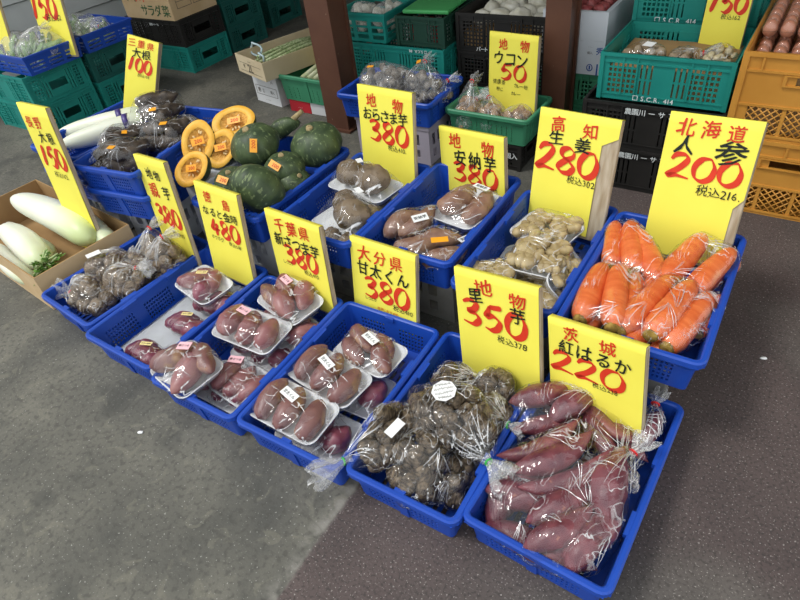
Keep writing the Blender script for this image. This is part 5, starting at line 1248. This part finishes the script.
# green onion carton group
R = carton('white printed carton standing on the floor under the green onion carton', 'carton', (-2.735, 1.74, 0), -10, .235, .36, .2, WCARTON, WCARTON)
b2 = bmesh.new(); fy = -.181
for s, x, z, h in (('秀', -.07, .075, .03), ('2', -.03, .075, .03), ('J-L', .07, .14, .022), ('.......', .0, .03, .022), ('個入', .055, .075, .02)): put_text(b2, s, x, z, h, lambda a, b: (a, fy, b), True)
box(b2, -.03, .03, fy - .0004, fy + .0006, .172, .184)
for a in ((-.1, .1, .1, .102), (-.1, .1, .048, .05), (-.1, -.098, .05, .1), (.098, .1, .05, .1)): box(b2, a[0], a[1], fy - .0004, fy + .0006, a[2], a[3])
link('dark_print', tomesh(b2, 'dark_print', GREYINK), R)
R = carton('long cream carton of green onions marked 2L', 'carton', (-2.662, 1.735, .2), -17, .31, .56, .1, CREAM, CREAM)
b2 = bmesh.new(); fy = -.281; put_text(b2, '2L', .0, .042, .058, lambda a, b: (a, fy, b), True); put_text(b2, '秀', -.07, .045, .022, lambda a, b: (a, fy, b), True); put_text(b2, '・・・・・', .0, .078, .02, lambda a, b: (a, fy, b), True); put_text(b2, '....', .075, .05, .02, lambda a, b: (a, fy, b), True)
for a in ((-.12, .12, .018, .0195), (-.12, .12, .062, .0635)): box(b2, a[0], a[1], fy - .0004, fy + .0006, a[2], a[3])
link('dark_print', tomesh(b2, 'dark_print', GREYINK), R)
q = random.Random(4); sy_ = radians(-17)
for i in range(10):
    x = -.09 + .18 * (i % 5) / 4 + .02 * (i // 5); z = .02 + .024 * (i // 5) + .02; bm = bmesh.new(); b_ = q.uniform(-.02, .02)
    tube(bm, [(x + b_, -.19, z), (x, -.06, z + .012), (x - b_, .08, z + .016), (x, .22, z + .006)], [.009, .0085, .010, .007], 8)
    o = link('green_onion', tomesh(bm, 'green_onion', ONION), None, (-2.662, 1.735, .2), (0, 0, sy_)); tag(o, 'long green onion lying in the cream carton marked 2L', 'green onion', 'green onions in the long carton')
bm = bmesh.new()
tube(bm, [(-.10 + .06 * cos(t), -.17 + .01 * sin(3 * t), .095 + .04 * sin(t)) for t in [2 * pi * i / 18 for i in range(19)]], .006, 7, False)
tube(bm, [(-.05, -.17, .09), (-.02, -.20, .10), (.01, -.19, .085), (.02, -.2, .06)], .006, 7)
tag(link('binding_string', tomesh(bm, 'binding_string', ROPE), None, (-2.662, 1.735, .2), (0, 0, sy_)), 'pale string looped around the bundle of green onions', 'string')
R = root('flat_box', 'low red and white box under the green stalk basket', 'box', (-2.40, 1.69, 0), (0, 0, 0)); 
link('red_half', tomesh(beveled_box(-.165, -.01, -.165, .165, 0, .068, .003, 1), 'red_half', RED), R); link('white_half', tomesh(beveled_box(-.0095, .165, -.165, .165, 0, .068, .003, 1), 'white_half', WCARTON), R)
b2 = bmesh.new(); put_text(b2, '.....', -.085, .034, .02, lambda a, b: (a, -.1665, b), True); link('white_print', tomesh(b2, 'white_print', WHITEINK), R)
basket('green basket of pale stalks partly behind the pillar', -2.605, 1.50, .215, -2, .42, .36, .145, 'green baskets', GREEN, cellu=.004, gap=.03, tab=False)
for i in range(9):
    bm = bmesh.new(); x = -.1 + .17 * (i % 5) / 4 + .05; z = .15 + .03 * (i // 5)
    tube(bm, [(x, -.13, z - .01), (x + .02, 0, z + .02), (x + .03, .12, z + .01)], [.014, .013, .009], 8)
    tag(link('pale_stalk', tomesh(bm, 'pale_stalk', WSTALK), None, (-2.4, 1.68, 0.02)), 'pale stalk lying in the green basket behind the pillar', 'stalk', 'pale stalks in the green basket')
sign('yellow sign half hidden behind the first pillar', -2.40, 1.77, .25, -6, 8, 3, .2, .14, .1, [('b', '150', 'r', .1, .5, .3)])
# far left: trays of greens on teal stacks
LG = 'teal stacking crates'
def pair(labs, x0, x1, y0, y1, ms, h=.172): 
    for i, (l, m) in enumerate(zip(labs, ms)): crate(l, x0, x1, y0, y1, i * (h + .001), h, m, LG, '・ S.C.R. 414' if i == 1 else None, tz=h - .012, th=.014, tx=-.12)
pair(('bottom teal crate of the stack below the near tray of greens', 'upper teal crate right below the near tray of greens'), -4.30, -3.77, .735, 1.11, (TEAL, TEAL))
pair(('bottom teal crate of the stack below the far tray of greens', 'dark green crate right below the far tray of greens'), -4.28, -3.75, 1.135, 1.51, (TEAL, TEALD))
tub_with_slots('blue tray with wide openings holding greens, nearer of the two', -4.16, -3.72, .77, 1.12, .346, .105, BLUE, 'blue trays of greens', cat='tray', name='slotted_tray')
tub_with_slots('blue tray with wide openings holding greens, farther of the two', -4.16, -3.72, 1.14, 1.49, .346, .105, BLUE, 'blue trays of greens', cat='tray', name='slotted_tray')
grl = [tuber_mesh('leafy_bunch', GREENS, .15, .02, i + 110, bend=.12, p0=.4, p1=.4, lump=.6, flat=.5) for i in range(4)]
GRG = 'clear bags of leafy greens'
bag('clear bag of leafy greens in the nearer blue tray, pointed top', 'vegetable bag', GRG, (-3.86, .95, .36), 0, heap(grl, 20, .09, .12, .05, 111, 'leafy_bunch', rr=.028), (80, .05, .17, STK_W), FILMW, off=.012)
bag('clear bag of leafy greens at the outer end of the nearer blue tray', 'vegetable bag', GRG, (-4.05, .93, .36), 0, heap(grl, 14, .07, .11, .04, 112, 'leafy_bunch', rr=.028), None, FILMW, off=.012)
bag('clear bag of white stemmed greens in the farther blue tray', 'vegetable bag', GRG, (-3.86, 1.31, .36), 0, heap(wl_ + grl, 14, .09, .11, .035, 113, 'leafy_bunch', rr=.028), (0, .08, .09, TIE_R), FILMW, off=.012)
bag('clear bag of greens at the outer end of the farther blue tray', 'vegetable bag', GRG, (-4.04, 1.31, .36), 0, heap(grl, 12, .07, .1, .035, 114, 'leafy_bunch', rr=.028), None, FILMW, off=.012)
sign('yellow sign with a red 150 over the farther tray of greens', -3.83, 1.055, .45, 1.5, 12, 3, .30, .246, .09, [('b', '150', 'r', -.12, .3, .4, {'wfac': .8}), ('n', '税込162', 'k', .12, .52, .14)])
sign('yellow sign over the nearer tray of greens at the picture edge', -4.17, .90, .45, 1.5, 14, 4, .22, .25, .09, [('b', '100', 'r', 0, .3, .4, {'wfac': .8})])
# middle left stack: teal, black, brown carton
crate('teal crate on the floor under the black crate and brown carton', -4.24, -3.69, 1.80, 2.17, 0, .17, TEAL, LG)
crate('black crate between the teal crate and the brown carton', -4.26, -3.69, 1.80, 2.17, .171, .17, BLACK, 'black crates at the far left', '農園ートー川', tz=.135, th=.018, tx=.02)
R = carton('brown carton lettered サラダ on top of the black crate', 'carton', (-3.96, 1.985, .342), 0, .50, .38, .22, CARTON, CARTONIN)
b2 = bmesh.new(); put_text(b2, 'サラダ菜', .08, .055, .078, lambda a, b: (a, -.191, b), True); put_text(b2, '川', -.14, .15, .1, lambda a, b: (a, -.191, b), True); link('green_print', tomesh(b2, 'green_print', GREENINK), R)
b2 = bmesh.new(); put_text(b2, '川', -.05, .15, .1, lambda a, b: (a, -.191, b), True); link('red_print', tomesh(b2, 'red_print', REDINK), R)
b2 = bmesh.new()
for y0, y1 in ((-.14, -.02), (0, .12)):
    for a in ((.06, .063), (.10, .103), (.14, .143)): box(b2, .2506, .2512, y0, y1, a[0], a[1])
    for yy in (y0, y1): box(b2, .2506, .2512, yy - .0015, yy + .0015, .06, .143)
link('dark_print', tomesh(b2, 'dark_print', GREYINK), R)
bag('small clear bag of white roots at the corner of the brown carton', 'vegetable bag', 'bags of white roots', (-3.78, 2.0, .47), 0, heap(wl_, 8, .05, .06, .05, 115, 'white_root'), None, FILMB)
for i, l in enumerate(('on the floor', 'second from the floor', 'third from the floor')): crate('teal crate ' + l + ' in the stack behind the black crate', -4.24, -3.70, 2.20, 2.57, .172 * i, .171, TEALD, LG)
for i, l in enumerate(('on the floor', 'second from the floor', 'third from the floor')): crate('dark teal crate ' + l + ' in the farthest stack', -4.36, -3.82, 2.76, 3.13, .172 * i, .171, TEALD, LG)
# litter
for x, y, l in ((-1.46, -.43, 'tiny pale scrap on the concrete in front of the 千葉県 basket'), (-.02, .62, 'tiny white scrap on the asphalt beside the carrot basket')):
    bm = bmesh.new(); ellipsoid(bm, (0, 0, .003), (.010, .005, .003), seg=10, rings=6, nz=.3, seed=x); tag(link('paper_scrap', tomesh(bm, 'paper_scrap', STK_W, True), None, (x, y, 0), (0, 0, .5)), l, 'litter')
